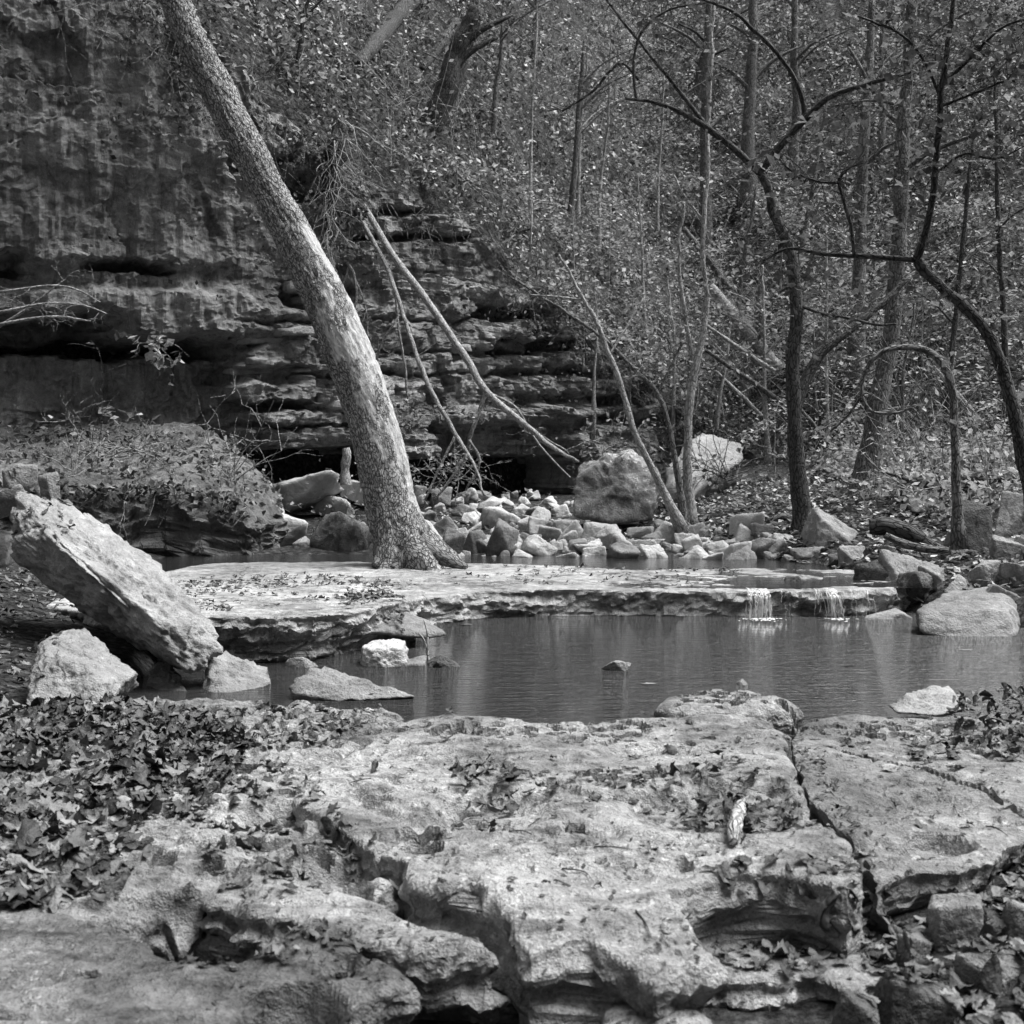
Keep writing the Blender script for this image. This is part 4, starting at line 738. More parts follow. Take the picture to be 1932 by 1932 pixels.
# black root mass of an upturned stump at the cliff edge
a = Acc(); rgr = np.random.default_rng(8); e = thing('root_mass', tuple(P(632, 430, 16.2)), 'black mass of roots and earth hanging over the cliff edge', 'roots')
p2, r2 = pxline([(640, 215, 10), (640, 250, 34), (630, 310, 36), (622, 380, 26), (618, 440, 10)], 16.2, -.2, 8); a.tube(p2, r2, 16, .9, 3); a.build('root_ball', 'bark_dark', e)
a = Acc()
for i in range(46):
    q = rgr.integers(0, len(p2)); twig(a, p2[q] + rgr.normal(size=3) * r2[q] * .6 + np.array([0, -r2[q] * .6, 0]), np.array([rgr.normal() * .5, -.3, -.8]), rgr.uniform(.3, .9), rgr.uniform(.004, .011), rgr, 1, .1)
a.build('root_strands', 'root', e)
# trunks on the slope
def slope_tree(name, label, cat, x, y, x2, y2, wpx, mat, seed, group=None, limbs=3, leaves=120, Y=None):
    h_ = hit(x, y) if Y is None else P(x, y, Y); Y = h_[1]; k_ = np.random.default_rng(seed)
    tr = [(x, y + 14, wpx), (x * .66 + x2 * .34 + k_.normal() * 4, y * .66 + y2 * .34, wpx * .88), (x * .33 + x2 * .67 + k_.normal() * 5, y * .33 + y2 * .67, wpx * .76), (x2, y2, wpx * .6), (x2 + (x2 - x) * .2, y2 + (y2 - y) * .2, wpx * .45)]
    lm = []
    for i in range(limbs):
        t = k_.uniform(.45, 1); bx, by = x + (x2 - x) * t, y + (y2 - y) * t; s_ = k_.choice([-1, 1]); L = k_.uniform(40, 130)
        lm.append(([(bx, by, wpx * .35), (bx + s_ * L * .4, by - L * .4, wpx * .28), (bx + s_ * L, by - L * .7, wpx * .12)], k_.normal() * .5))
    return tree(name, label, cat, Y, tr, lm, mat, 5, .7, leaves, .1, 'crown', seed=seed, sides=8, group=group, tr=.006, sink=.7, root=wpx < 30)
slope_tree('leaning_tree', 'thick dark trunk leaning on the leafy slope above the cliff', 'tree', 812, 228, 882, 50, 48, 'bark_dark', 201, limbs=2, leaves=60)
slope_tree('leaning_tree', 'slim grey trunk close beside the thick dark trunk on the slope', 'tree', 845, 222, 892, 70, 22, 'bark_mid', 203, limbs=1, leaves=40)
def slope_log(name, label, nodes, mat, seed, lift=.5):
    q = np.array([hit(x, y) for x, y, _ in nodes]); r = np.array([w_ for *_, w_ in nodes]) / 2 / (FPX / q[:, 1]); q[:, 2] += r * lift
    z = catmull(np.c_[q, r], 8); a = Acc(); a.tube(z[:, :3], z[:, 3], 12, .35, seed); tag(a.build(name, mat), label, 'log')
slope_log('fallen_log', 'dark fallen log lying up the slope above the cliff', [(676, 128, 20), (700, 98, 28), (740, 50, 30), (775, 10, 30), (820, -50, 26)], 'bark_dark', 23)
slope_log('fallen_log', 'second shorter dark log behind the fallen log on the slope', [(795, 135, 12), (830, 90, 18), (862, 45, 16)], 'bark_dark', 25)
far = [(1000, 420, 1012, 60, 7, 'bark_pale'), (1075, 410, 1098, 130, 12, 'bark_mid'), (1090, 400, 1105, 150, 8, 'bark_pale'), (1130, 470, 1150, 120, 7, 'bark_pale'), (1330, 450, 1338, 20, 22, 'bark_mid'), (1412, 380, 1422, 0, 26, 'bark_mid'),
       (1300, 220, 1345, 60, 20, 'bark_dark'), (1388, 640, 1420, 400, 10, 'bark_mid'), (1240, 430, 1252, 140, 6, 'bark_pale'), (1612, 720, 1640, 120, 26, 'bark_mid'), (1480, 640, 1550, 250, 10, 'bark_mid'), 
       (1780, 860, 1830, 330, 12, 'bark_dark'), (1900, 800, 1880, 250, 12, 'bark_dark'), (1450, 860, 1440, 560, 9, 'bark_pale'), (1400, 750, 1432, 560, 22, 'bark_mid'), (1565, 830, 1560, 500, 7, 'bark_pale'), (1120, 760, 1122, 560, 6, 'bark_pale'),
       (1490, 330, 1500, -10, 18, 'bark_mid'), (930, 250, 948, 20, 10, 'bark_mid'), (560, 130, 585, -10, 10, 'bark_dark'),
       (1010, 120, 1012, -20, 12, 'bark_mid'), (1220, 640, 1205, 380, 6, 'bark_pale'), (1690, 880, 1720, 620, 7, 'bark_mid'), (1350, 800, 1375, 640, 7, 'bark_pale'), (1270, 760, 1262, 560, 6, 'bark_pale'), (1660, 300, 1668, 0, 12, 'bark_mid')]
cnt = {}
for i, a in enumerate(sorted(far, key=lambda q: q[0])):
    sx_ = 'above the cliff' if a[0] < 1250 else ('in the middle of the wooded slope' if a[0] < 1600 else 'at the right of the wooded slope')
    tn = {'bark_pale': 'thin pale', 'bark_mid': 'grey', 'bark_dark': 'dark'}[a[5]]
    cnt[tn + sx_] = cnt.get(tn + sx_, -1) + 1
    slope_tree('slope_tree', ORD[cnt[tn + sx_]] + ' ' + tn + ' bare trunk from the left ' + sx_, 'tree', a[0], a[1], a[2], a[3], a[4], a[5], 300 + i * 7, 'trees on the wooded slope', limbs=2 + i % 3, leaves=140)
for i, (x0, y0, x1, y1, w_, m_, lab) in enumerate([(1340, 540, 1470, 690, 24, 'bark_pale', 'pale leaning dead trunk behind the forked tree'), (1330, 660, 1530, 790, 10, 'bark_mid', 'thin fallen pole slanting down behind the forked tree'), (1350, 700, 1440, 780, 8, 'bark_pale', 'thin pale stick slanting on the slope beside the twin stemmed sapling'),
                                                    (1760, 690, 1860, 800, 9, 'bark_pale', 'thin pale fallen pole on the slope behind the hooped sapling'), (1290, 430, 1380, 540, 12, 'bark_mid', 'short fallen branch among bright leaves on the mid slope'), (1500, 760, 1590, 860, 8, 'bark_mid', 'thin stick lying between the forked and tall trees')]):
    h_ = hit(x1, y1); tree('fallen_pole', lab, 'branch', h_[1] - .25, [(x0, y0, w_ * .7), ((x0 + x1) / 2, (y0 + y1) / 2 + 3, w_), (x1, y1 + 8, w_)], [([((x0 + x1) / 2, (y0 + y1) / 2, w_ * .4), ((x0 + x1) / 2 + 40, (y0 + y1) / 2 - 20, w_ * .2)], .1)], m_, 3, .4, 0, seed=61 + i, dY=-.2, root=False)
# logs on the right bank
h_ = hit(1850, 925); tree('fallen_log', 'long dark fallen log lying level across the right bank', 'log', h_[1] - .1, [(1712, 912, 20), (1780, 908, 26), (1860, 906, 32), (1960, 906, 36), (2040, 905, 36)], [([(1725, 905, 10), (1690, 895, 6), (1660, 890, 4)], 0)], 'log', 2, .4, 0, seed=71, dY=-.3, root=False, wob=.4)
h_ = hit(1690, 1030); tree('hollow_log', 'short hollow curved log lying over stones on the right bank', 'log', h_[1] - .15, [(1640, 992, 26), (1670, 992, 34), (1705, 1002, 34), (1740, 1020, 28), (1775, 1036, 20), (1800, 1045, 10)], [], 'log', 0, seed=73, dY=-.2, root=False, wob=.5)
h_ = hit(1760, 1050); tree('hollow_log', 'pale grey stick of driftwood below the hollow log', 'log', h_[1] - .2, [(1670, 1010, 12), (1700, 1024, 16), (1740, 1035, 16), (1790, 1038, 12)], [], 'bark_mid', 0, seed=75, dY=-.1, root=False)
for i, nd in enumerate([[(1290, 985, 12), (1310, 1000, 10), (1330, 990, 8), (1342, 985, 5)], [(1450, 985, 12), (1480, 975, 14), (1505, 985, 10), (1460, 990, 8)], [(1470, 1000, 8), (1500, 990, 10), (1515, 1000, 12)]]):
    h_ = hit(nd[1][0], nd[1][1] + 6); tree('exposed_root', ['curling root at the foot of the leaning saplings', 'looped grey root left of the forked tree', 'short root running into the forked tree base'][i], 'root', h_[1] - .05, nd, [], 'bark_mid', 0, seed=81 + i, root=False)
# ------------------------------------------------------------------ falling water and puddle
def cascade(label, x0, x1, n, r0, r1, seed, foam=60, fx=0.0):
    rg = np.random.default_rng(seed); A = G(x0, 1105, .2); B = G(x1, 1105, .2); Yl = 9.67
    e = thing('cascade', ((A[0] + B[0]) / 2, Yl - .1, 0), label, 'waterfall'); a = Acc()
    for i in range(n):
        x = A[0] + (B[0] - A[0]) * rg.random(); o = rg.uniform(.05, .15); s_ = rg.normal() * .035 + fx * .12
        t0_ = rg.choice([0, 0, 0, .15, .4, .6]); t = np.linspace(t0_, min(1, t0_ + rg.uniform(.5, 1)), 9); q = np.stack([x + s_ * t + .006 * rg.normal(size=9), Yl + .10 - o * np.minimum(1, t * 2.2) ** .6 - .13, .222 - .23 * t ** 1.6], -1)
        a.tube(q, rg.uniform(r0, r1) * np.interp(t, [0, .2, 1], [1.6, 1, .8]) * (1 + .4 * rg.normal(size=9)).clip(.3, 2), 5)
    tag(a.build('water_strands', 'foam', e), kind='stuff')
    if foam > 20:
        u, v = np.meshgrid(np.linspace(0, 1, 30), np.linspace(0, 1, 18)); fx_ = fbm(np.stack([u * 6 + seed, v * 2, u * 0], -1).reshape(-1, 3), 3, seed).reshape(u.shape)
        xx = A[0] + (B[0] - A[0]) * (u - .5) * (1 + .35 * v) + (B[0] - A[0]) * .5 + fx * .12 * v; yy = Yl + .07 - .12 * np.minimum(1, v * 2.4) ** .6 - .05 * v + .03 * fx_ - .06 * (1 - v); zz = .218 - .225 * v ** 1.5 + .004 * fx_
        i_ = (np.arange(17)[:, None] * 30 + np.arange(29)[None]).ravel(); mobj('water_sheet', np.stack([xx, yy, zz], -1).reshape(-1, 3), np.stack([i_, i_ + 1, i_ + 31, i_ + 30], -1), 'fall', e); a = Acc(); d_, F = ico(1)
    a = Acc(); d_, F = ico(1)
    for i in range(foam):
        c = np.array([(A[0] + B[0]) / 2 + rg.normal() * (B[0] - A[0]) * .5 + fx * .1, Yl - .15 - abs(rg.normal()) * .07, .002]); s_ = rg.uniform(.002, .008)
        a.add(d_ * np.array([s_ * rg.uniform(1, 3), s_ * 1.6, s_ * rg.uniform(.2, 1.0)]) + c, F, tone=None)
    if foam: tag(a.build('foam', 'foam', e), kind='stuff')
    return e
cascade('left white cascade spilling over the ledge', 1392, 1430, 16, .001, .003, 1, 90)
cascade('narrow bright cascade spilling over the ledge near the right boulders', 1531, 1552, 10, .001, .003, 2, 50, .35)
cascade('thin drips of water falling between the two cascades', 1450, 1525, 7, .0008, .0016, 3, 0)
cascade('thin drips of water at the right end of the ledge', 1556, 1612, 8, .0008, .0016, 4, 0)
def puddle(px, py, z, rx, ry, label, seed):
    c = G(px, py, z); t = np.linspace(0, 2 * math.pi, 40, endpoint=False); V = np.stack([c[0] + rx * np.cos(t), c[1] + ry * np.sin(t), t * 0 + z], -1)
    F = np.array([[0, i, i + 1] for i in range(1, 39)]); o = link('puddle', mesh_np('puddle', V, F, 'puddle')); tag(o, label, kind='structure')

# ------------------------------------------------------------------ loose wood on the near shore
def stick(name, label, nodes, Y, dY, mat, sides=12, wob=.4, seed=0, zfix=None):
    p2, r2 = pxline(nodes, Y, dY, 8); a = Acc(); a.tube(p2, r2, sides, wob, seed); o = a.build(name, mat); tag(o, label, 'stick'); return o
bpy.context.view_layer.update(); dg = bpy.context.evaluated_depsgraph_get()
def drop(x, y, z=2.5):
    ok, loc, nrm, *_ = scene.ray_cast(dg, (x, y, z), (0, 0, -1)); return (np.array(loc), np.array(nrm)) if ok else (np.array([x, y, 0.0]), np.array([0, 0, 1.0]))
def seen(px, py):
    d = ray(px, py); ok, loc, nrm, *_ = scene.ray_cast(dg, (0, 0, CH), tuple(d / np.linalg.norm(d))); return np.array(loc) if ok else None
def lay(name, label, pxs, rads, mat, lift=1.0, seed=0, sides=10, wob=.35):
    q = []
    for (x, y) in pxs:
        s_ = seen(x, y); q.append(s_)
    q = np.array(q); r = np.array(rads); q[:, 2] += r * lift; q[1:-1, 2] = np.maximum(q[1:-1, 2], np.interp(np.arange(1, len(q) - 1), [0, len(q) - 1], [q[0, 2], q[-1, 2]]))
    z = catmull(np.concatenate([q, r[:, None]], 1), 6); a = Acc(); a.tube(z[:, :3], z[:, 3], sides, wob, seed); return tag(a.build(name, mat), label, 'stick')
lay('driftwood', 'short broken pale piece of wood on the leaf drift of the broad slab', [(1402, 1522), (1396, 1550), (1386, 1580), (1382, 1602)], [.013, .019, .019, .012], 'bark_pale', 1.6, 3, 14, .6)
stick('driftwood', 'bent grey piece of wood in the gap before the broad slab', [(1580, 1682, 16), (1560, 1712, 22), (1556, 1742, 22), (1580, 1764, 14)], 2.92, .02, 'bark_mid', 12, .5, 5)
lay('driftwood', 'stubby wood lying beside the bent grey piece', [(1608, 1766), (1630, 1760), (1652, 1752)], [.014, .014, .012], 'bark_mid', 1, 6)
lay('dead_stick', 'thin forked stick standing in the shallows beside the mossy rock', [(806, 1262), (808, 1262)], [.006, .005], 'deadwood') if False else None
p2, r2 = pxline([(806, 1285, 7), (808, 1255, 7), (806, 1225, 6), (806, 1195, 4), (800, 1170, 3)], 7.6, 0, 5); a = Acc(); a.tube(p2, r2, 6, .2); p2, r2 = pxline([(806, 1225, 5), (798, 1205, 4), (790, 1195, 3)], 7.6, -.05, 5); a.tube(p2, r2, 5, .2)
tag(a.build('dead_stick', 'deadwood'), 'thin pale forked stick standing in the pool shallows', 'stick')
rs = np.random.default_rng(77)
for i, (x, y, dx, dy) in enumerate([(960, 1570, 50, 8), (1060, 1640, 60, 24), (1200, 1720, 30, 50), (1480, 1560, -6, -60), (1800, 1520, 30, 40), (1560, 1480, 26, 30), (1310, 1480, 120, 12), (900, 1720, 90, 40), (700, 1470, -60, 14), (330, 1700, 70, -20), (1120, 1600, 90, 6), (1860, 1560, 40, 16), (240, 1560, 60, -24), (620, 1600, 40, 22)]):
    lay('dead_twig', 'thin dry twig lying on the near shore rocks', [(x, y), (x + dx * .5 + rs.normal() * 4, y + dy * .5 + rs.normal() * 3), (x + dx, y + dy)], [.0022, .002, .001], 'bark_mid', 1.2, i, 5, .2)['group'] = 'dry twigs on the near shore'

# ------------------------------------------------------------------ big dry leaves
rl = np.random.default_rng(12)
ANG = np.radians([90, 76, 66, 54, 42, 30, 18, 4, -12, -30, -58, -84, -96, -122, -150, -168, 176, 162, 150, 138, 126, 114, 104])
RAD = np.array([1, .72, .5, .62, .9, .66, .46, .55, .74, .46, .4, .16, .16, .4, .46, .74, .55, .46, .66, .9, .62, .5, .72])
def leaf_shape(kind, rg):
    if kind == 0: r = RAD * (1 + .10 * rg.normal(size=len(RAD))); x, y = r * np.cos(ANG) * .55, r * np.sin(ANG) * .55
    else: t = np.linspace(0, 2 * math.pi, 16, endpoint=False); wv = 1 + .22 * rg.normal(size=16); x, y = rg.uniform(.16, .36) * np.sin(t) * wv * (1 - .25 * np.cos(t)), .55 * np.cos(t) * (1 + .1 * rg.normal(size=16))
    n = len(x); X_ = np.concatenate([[0], x * .5, x]); Y_ = np.concatenate([[0], y * .5, y])
    c = rg.uniform(-.8, 1.0); k = rg.uniform(-.8, .9); f = rg.uniform(-.1, .2)
    if kind == 1: c = rg.choice([-1, 1]) * rg.uniform(.5, 2.4)
    Z_ = c * X_ ** 2 + k * Y_ ** 2 + f * np.abs(X_) + .06 * rg.normal(size=len(X_)) * np.hypot(X_, Y_) * 2 + rg.normal() * .5 * X_ * Y_
    i = np.arange(n); j = (i + 1) % n
    F = np.concatenate([np.stack([i * 0, 1 + i, 1 + j], -1), np.stack([1 + i, 1 + n + i, 1 + n + j], -1), np.stack([1 + i, 1 + n + j, 1 + j], -1)])
    return np.stack([X_, Y_, Z_ - Z_.min() * .6], -1), F
SH = [leaf_shape(0 if i % 3 == 0 else 1, rl) for i in range(42)]
LM = [mesh_np('fallen_leaf', v, f, 'lobe') for v, f in SH]
def inpoly(pts, poly): return nearest_poly(pts, poly)[2]
spots = []                                             # x, y, z, normal, size, zone
def zone(poly_px, n, s0, s1, lift, tilt, lab, z=.2, heap=0.0, clump=0.0, z0=1.2):
    poly = pxpoly(poly_px, z)[:, :2]; lo, hi = poly.min(0), poly.max(0); c0 = poly.mean(0); R_ = (hi - lo) / 2; k = 0
    while k < n:
        q = rl.uniform(lo, hi, (n * 2, 2)); q = q[inpoly(q, poly)]
        if clump: q = q[fbm(np.c_[q * clump, q[:, 0] * 0], 3, 91) > rl.normal(size=len(q)) * .18]
        for x, y in q[:n - k]:
            L, N_ = drop(x, y, z0)
            if L[2] < .005: k += 1; continue
            h_ = heap * max(0, 1 - (((x - c0[0]) / R_[0]) ** 2 + ((y - c0[1]) / R_[1]) ** 2)); 
            spots.append((x, y, L[2] + .006 + abs(rl.normal()) * lift + h_ * rl.random() ** .5, N_, rl.uniform(s0, s1), tilt, lab)); k += 1
zone([(-120, 1360), (300, 1345), (500, 1395), (420, 1480), (350, 1560), (270, 1640), (200, 1725), (-120, 1735)], 1900, 0.021, 0.070, 0.0072, .4, 'in the drifted litter on the left of the near shore', clump=2.2)
zone([(-120, 1360), (300, 1345), (470, 1400), (420, 1480), (300, 1560), (200, 1640), (100, 1725), (-120, 1735)], 1200, 0.028, 0.094, 0.0120, .5, 'in the drifted litter on the left of the near shore')
zone([(300, 1342), (720, 1350), (640, 1410), (480, 1430)], 300, 0.021, 0.055, 0.0048, .4, 'in the drifted litter on the left of the near shore')
zone([(330, 1480), (540, 1440), (620, 1560), (760, 1650), (600, 1690), (420, 1690)], 240, .02, .06, 0.0036, .3, 'among the hollows left of the broad slab')
zone([(420, 1770), (640, 1740), (700, 1790), (500, 1830), (330, 1840)], 60, 0.017, 0.047, 0.0030, .3, 'among the hollows left of the broad slab')
zone([(855, 1480), (930, 1462), (1010, 1500), (1000, 1545), (920, 1570), (870, 1530)], 80, 0.021, 0.062, 0.0048, .7, 'in the small drifts on the broad slab', heap=.035)
zone([(1250, 1490), (1380, 1462), (1500, 1510), (1520, 1580), (1400, 1590), (1270, 1560)], 150, 0.021, 0.066, 0.0048, .7, 'in the small drifts on the broad slab', heap=.04)
zone([(1000, 1490), (1260, 1470), (1270, 1550), (1040, 1540)], 70, 0.014, 0.047, 0.0036, .5, 'in the small drifts on the broad slab')
zone([(690, 1350), (1470, 1350), (1600, 1600), (1240, 1680), (780, 1640), (640, 1480)], 120, 0.010, 0.047, 0.0018, .25, 'scattered singly over the bare rock slabs')
zone([(800, 1660), (1220, 1700), (1320, 1810), (1050, 1770)], 10, 0.014, 0.039, 0.0030, .4, 'scattered singly over the bare rock slabs')
zone([(1500, 1380), (1900, 1370), (1920, 1540), (1650, 1620)], 45, 0.010, 0.043, 0.0018, .25, 'scattered singly over the bare rock slabs')
zone([(1478, 1390), (1500, 1390), (1640, 1600), (1650, 1680), (1610, 1640), (1520, 1500)], 60, 0.014, 0.039, 0.0024, .5, 'wedged in the joint between the slabs', z=.15)
zone([(1795, 1352), (1880, 1325), (2000, 1330), (2010, 1440), (1900, 1440), (1800, 1412)], 420, 0.021, 0.066, 0.0060, .6, 'in the dark heap at the right end of the near shore', heap=.13)
zone([(1690, 1408), (1800, 1400), (1800, 1440), (1740, 1450)], 40, 0.028, 0.062, 0.0060, .5, 'in the dark heap at the right end of the near shore')
zone([(1600, 1745), (1660, 1700), (1760, 1680), (1990, 1640), (2100, 2050), (1560, 2050), (1650, 1900), (1720, 1850)], 330, 0.028, 0.078, 0.0120, .5, 'in the shaded litter in the lower right corner', z=.09, z0=.17)
zone([(1340, 1750), (1700, 1750), (1690, 1830), (1480, 1840), (1340, 1820)], 110, 0.021, 0.062, 0.0036, .4, 'on the low shelf before the broad slab', z=.08)
zone([(-60, 1100), (60, 1110), (150, 1180), (110, 1330), (-60, 1345)], 420, 0.028, 0.070, 0.0090, .5, 'on the bank beneath the leaning slab', z=.2)
n_near = len(spots)
zone([(330, 1085), (560, 1072), (800, 1090), (740, 1130), (520, 1150), (380, 1165)], 600, 0.021, 0.062, 0.0036, .4, 'on the flat shelf left of the pool', z=.25, clump=1.6)
zone([(640, 1118), (760, 1120), (770, 1140), (700, 1150), (640, 1140)], 140, 0.028, 0.062, 0.0090, .7, 'on the flat shelf left of the pool', z=.3, heap=.06)
zone([(800, 1070), (1400, 1070), (1380, 1105), (850, 1105)], 200, 0.021, 0.062, 0.0036, .4, 'on the flat shelf left of the pool', z=.21, clump=1.2)
zone([(580, 960), (700, 960), (705, 985), (590, 985)], 160, 0.035, 0.078, 0.0120, .6, 'on the dark block', z=.5)
keyv = np.array([s[4] / s[1] * (1.0 if k < n_near else 0) for k, s in enumerate(spots)]); big = set(np.argsort(-keyv)[:300].tolist())
# crumbs of leaf and bark on the bare rock
C = []; NC_ = []
for i in range(3000):
    px_, py_ = rl.uniform(380, 1932), rl.uniform(1345, 1900)
    if fbm(np.array([[px_ * .008, py_ * .014, 3]]), 3, 33)[0] < rl.normal() * .15: continue
    c_ = G(px_, py_, .22); L_, N_ = drop(c_[0], c_[1], 1.2)
    if L_[2] > .02: C.append(L_ + N_ * .004); NC_.append(N_)
C = np.array(C); V, F, t = leaf_quads(C, rl.uniform(.008, .026, len(C)) , rl, .85, np.array(NC_), .5, rl.random(len(C)) ** 2 * .5)
tag(link('leaf_crumbs', mesh_np('leaf_crumbs', V, F, 'litter_near', smooth=False, tone=t)), 'crumbs of dry leaf scattered over the near slabs', 'leaves', kind='stuff')
for i, (px_, py_, lb) in enumerate([(1822, 1226, 'long pale leaf floating in front of the squared block'), (1060, 1166, 'pale leaf floating under the middle of the ledge'), (880, 1178, 'leaf floating below the left end of the ledge'), (745, 1312, 'pale leaf floating at the tip of the long pointed rock'), (1225, 1290, 'small dark leaf floating in the middle of the pool'), (1600, 1255, 'small leaf floating right of the middle of the pool'), (600, 1330, 'leaf floating at the near edge of the pool on the left')]):
    c_ = G(px_, py_, .006); o = link('floating_leaf', LM[(i * 5 + 1) % 42], tuple(c_)); o.scale = (.11, .08, .02); o.rotation_euler = (0, 0, i * 1.3 + 1.4); tag(o, lb, 'leaf', 'leaves floating on the pool')
acc = Acc(); UPV = np.array([0, 0, 1.0])
for k, (x, y, z, N_, s_, tilt, lab) in enumerate(spots):
    s_ *= 1.05
    v, f = SH[k % 42]; n_ = N_ + rl.normal(size=3) * tilt * .36; n_ /= np.linalg.norm(n_)
    Q = Vector(n_).to_track_quat('Z', 'Y').to_matrix() @ Matrix.Rotation(rl.uniform(0, 6.283), 3, 'Z'); 
    if k in big:
        o = link('fallen_leaf', LM[k % 42], (x, y, z)); o.rotation_euler = Q.to_euler(); o.scale = (s_, s_, s_)
        tag(o, 'large dry curled leaf ' + lab, 'leaf', 'dry leaves ' + lab)
    else:
        acc.add((v * s_) @ np.array(Q).T + np.array([x, y, z]), f, tone=np.full(len(f), rl.random() ** 1.9))
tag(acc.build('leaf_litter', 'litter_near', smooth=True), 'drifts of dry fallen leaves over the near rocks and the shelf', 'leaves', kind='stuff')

# ------------------------------------------------------------------ leaves and brush on the slope
rh = np.random.default_rng(3)
def slope_points(n, pw=1.4):
    y = 12 + 30 * rh.random(n * 3) ** pw; x = rh.uniform(-.62, .62, n * 3) * y
    yc = np.interp(x, CLX, CLY); ok = np.where(x < 4.3, y > yc - .1, x > np.interp(y, [12, 14, 17, 22], [3.0, 1.9, 2.2, 3])); x, y = x[ok][:n], y[ok][:n]; return x, y
x, y = slope_points(300000); z = slope_z(x, y); keep = fbm(np.c_[x, y, x * 0] * .9, 4, 15) + .5 * fbm(np.c_[x, y, x * 0] * 4, 2, 16) > rh.normal(size=len(x)) * .22 - .1
x, y, z = x[keep], y[keep], z[keep]; n = len(x)
V, F, t = leaf_quads(np.c_[x, y, z + .02 + .16 * rh.random(n) ** 2], rh.uniform(.04, .11, n) * (1 + .3 * (y > 24)), rh, .45)
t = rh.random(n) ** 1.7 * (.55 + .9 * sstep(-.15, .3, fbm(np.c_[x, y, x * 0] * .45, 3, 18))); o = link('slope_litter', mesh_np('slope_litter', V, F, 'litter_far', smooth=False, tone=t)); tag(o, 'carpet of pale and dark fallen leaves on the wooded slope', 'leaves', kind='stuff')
# right bank and rubble floor
n = 22000; x = rh.uniform(-2, 8, n); y = rh.uniform(9.5, 17.5, n); xb = np.interp(y, [8.5, 10, 12, 14, 17, 18], [3.7, 3.1, 2.8, 1.8, 1.6, 1.6]); ok = (x > xb) | ((y > 14.2) & (rh.random(n) < .12)); x, y = x[ok], y[ok]; n = len(x)
V, F, t = leaf_quads(np.c_[x, y, Tq(x, y) + .015 + .05 * rh.random(n)], rh.uniform(.04, .11, n), rh, .7); t = rh.random(n) ** 2.2
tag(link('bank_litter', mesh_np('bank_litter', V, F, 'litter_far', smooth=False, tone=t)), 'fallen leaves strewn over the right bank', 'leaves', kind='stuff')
# leafy undergrowth in clumps
cx, cy = slope_points(900, 1.2); C = []; TT = []
for a_, b_ in zip(cx, cy):
    m_ = rh.integers(25, 110); r_ = rh.uniform(.25, .9); g_ = rh.normal(size=(m_, 3)) * r_ * np.array([.6, .6, .45]); g_[:, 2] = np.abs(g_[:, 2]) + .05
    zz = slope_z(np.array([a_]), np.array([b_]))[0]; C.append(g_ + np.array([a_, b_, zz])); br = rh.random() ** 1.1; TT.append(np.clip(rh.normal(.1 + .75 * br, .2, m_), 0, 1))
C = np.vstack(C); TT = np.concatenate(TT); V, F, _ = leaf_quads(C, rh.uniform(.05, .12, len(C)), rh, .5)
tag(link('undergrowth', mesh_np('undergrowth', V, F, 'crown', smooth=False, tone=TT)), 'tangle of small leafy undergrowth on the slope', 'undergrowth', kind='stuff')
a = Acc(); cx, cy = slope_points(1700, 1.2); zz = slope_z(cx, cy)
for a_, b_, z_ in zip(cx, cy, zz):
    L = rh.uniform(.4, 2.2); twig(a, (a_, b_, z_ - .03), (rh.normal() * .35, rh.normal() * .35, 1), L, rh.uniform(.004, .010), rh, 1 if L > 1.1 else 0, .02, None, 4)
tag(a.build('brush_stems', 'bark_pale'), 'thicket of thin bare stems and twigs on the slope', 'brush', kind='stuff')
rg_ = np.random.default_rng(44)
for i, (px_, py_, h_) in enumerate(sorted([(1085, 520, 130), (1150, 540, 150), (1215, 560, 120), (1280, 640, 170), (1360, 600, 140), (1420, 740, 190), (1475, 560, 150), (1540, 780, 200), (1600, 660, 170), (1570, 880, 160), (1680, 760, 180), (1740, 700, 200), (1850, 760, 190), (1100, 690, 110), (1190, 760, 120), (1340, 430, 120), (1440, 450, 130), (1000, 470, 100), (1890, 900, 160), (1460, 900, 120)])):
    b_ = hit(px_, py_); Y_ = b_[1]; e = thing('understory_sapling', tuple(b_ - np.array([0, 0, .1])), ORD[i] + ' thin leafy understory sapling from the left on the wooded slope', 'sapling', 'leafy saplings on the wooded slope')
    a = Acc(); ends = []; H_ = h_ / ppm(Y_); st_ = [b_ - np.array([0, 0, .1])]
    for k in range(8): st_.append(st_[-1] + np.array([rg_.normal() * .06, rg_.normal() * .06, 1]) * (H_ + .1) / 8)
    st_ = np.array(st_); a.tube(st_, np.linspace(.018, .005, 9), 5); a.build('trunk', 'bark_pale', e); a = Acc()
    for k in range(9): twig(a, st_[rg_.integers(3, 9)], (rg_.normal(), rg_.normal() - .2, .15), rg_.uniform(.35, .8), .006, rg_, 2, .02, ends)
    tag(a.build('twigs', 'bark_pale', e), kind='stuff'); ends = np.array(ends); n_ = 170; q = ends[rg_.integers(0, len(ends), n_)] + rg_.normal(size=(n_, 3)) * np.array([.05, .05, .02])
    V, F, t = leaf_quads(q, rg_.uniform(.05, .1, n_), rg_, .7, tone=np.clip(rg_.normal(.65, .25, n_), 0, 1)); tag(mobj('crown', V, F, 'crown', e, tone=t, smooth=False), kind='stuff')
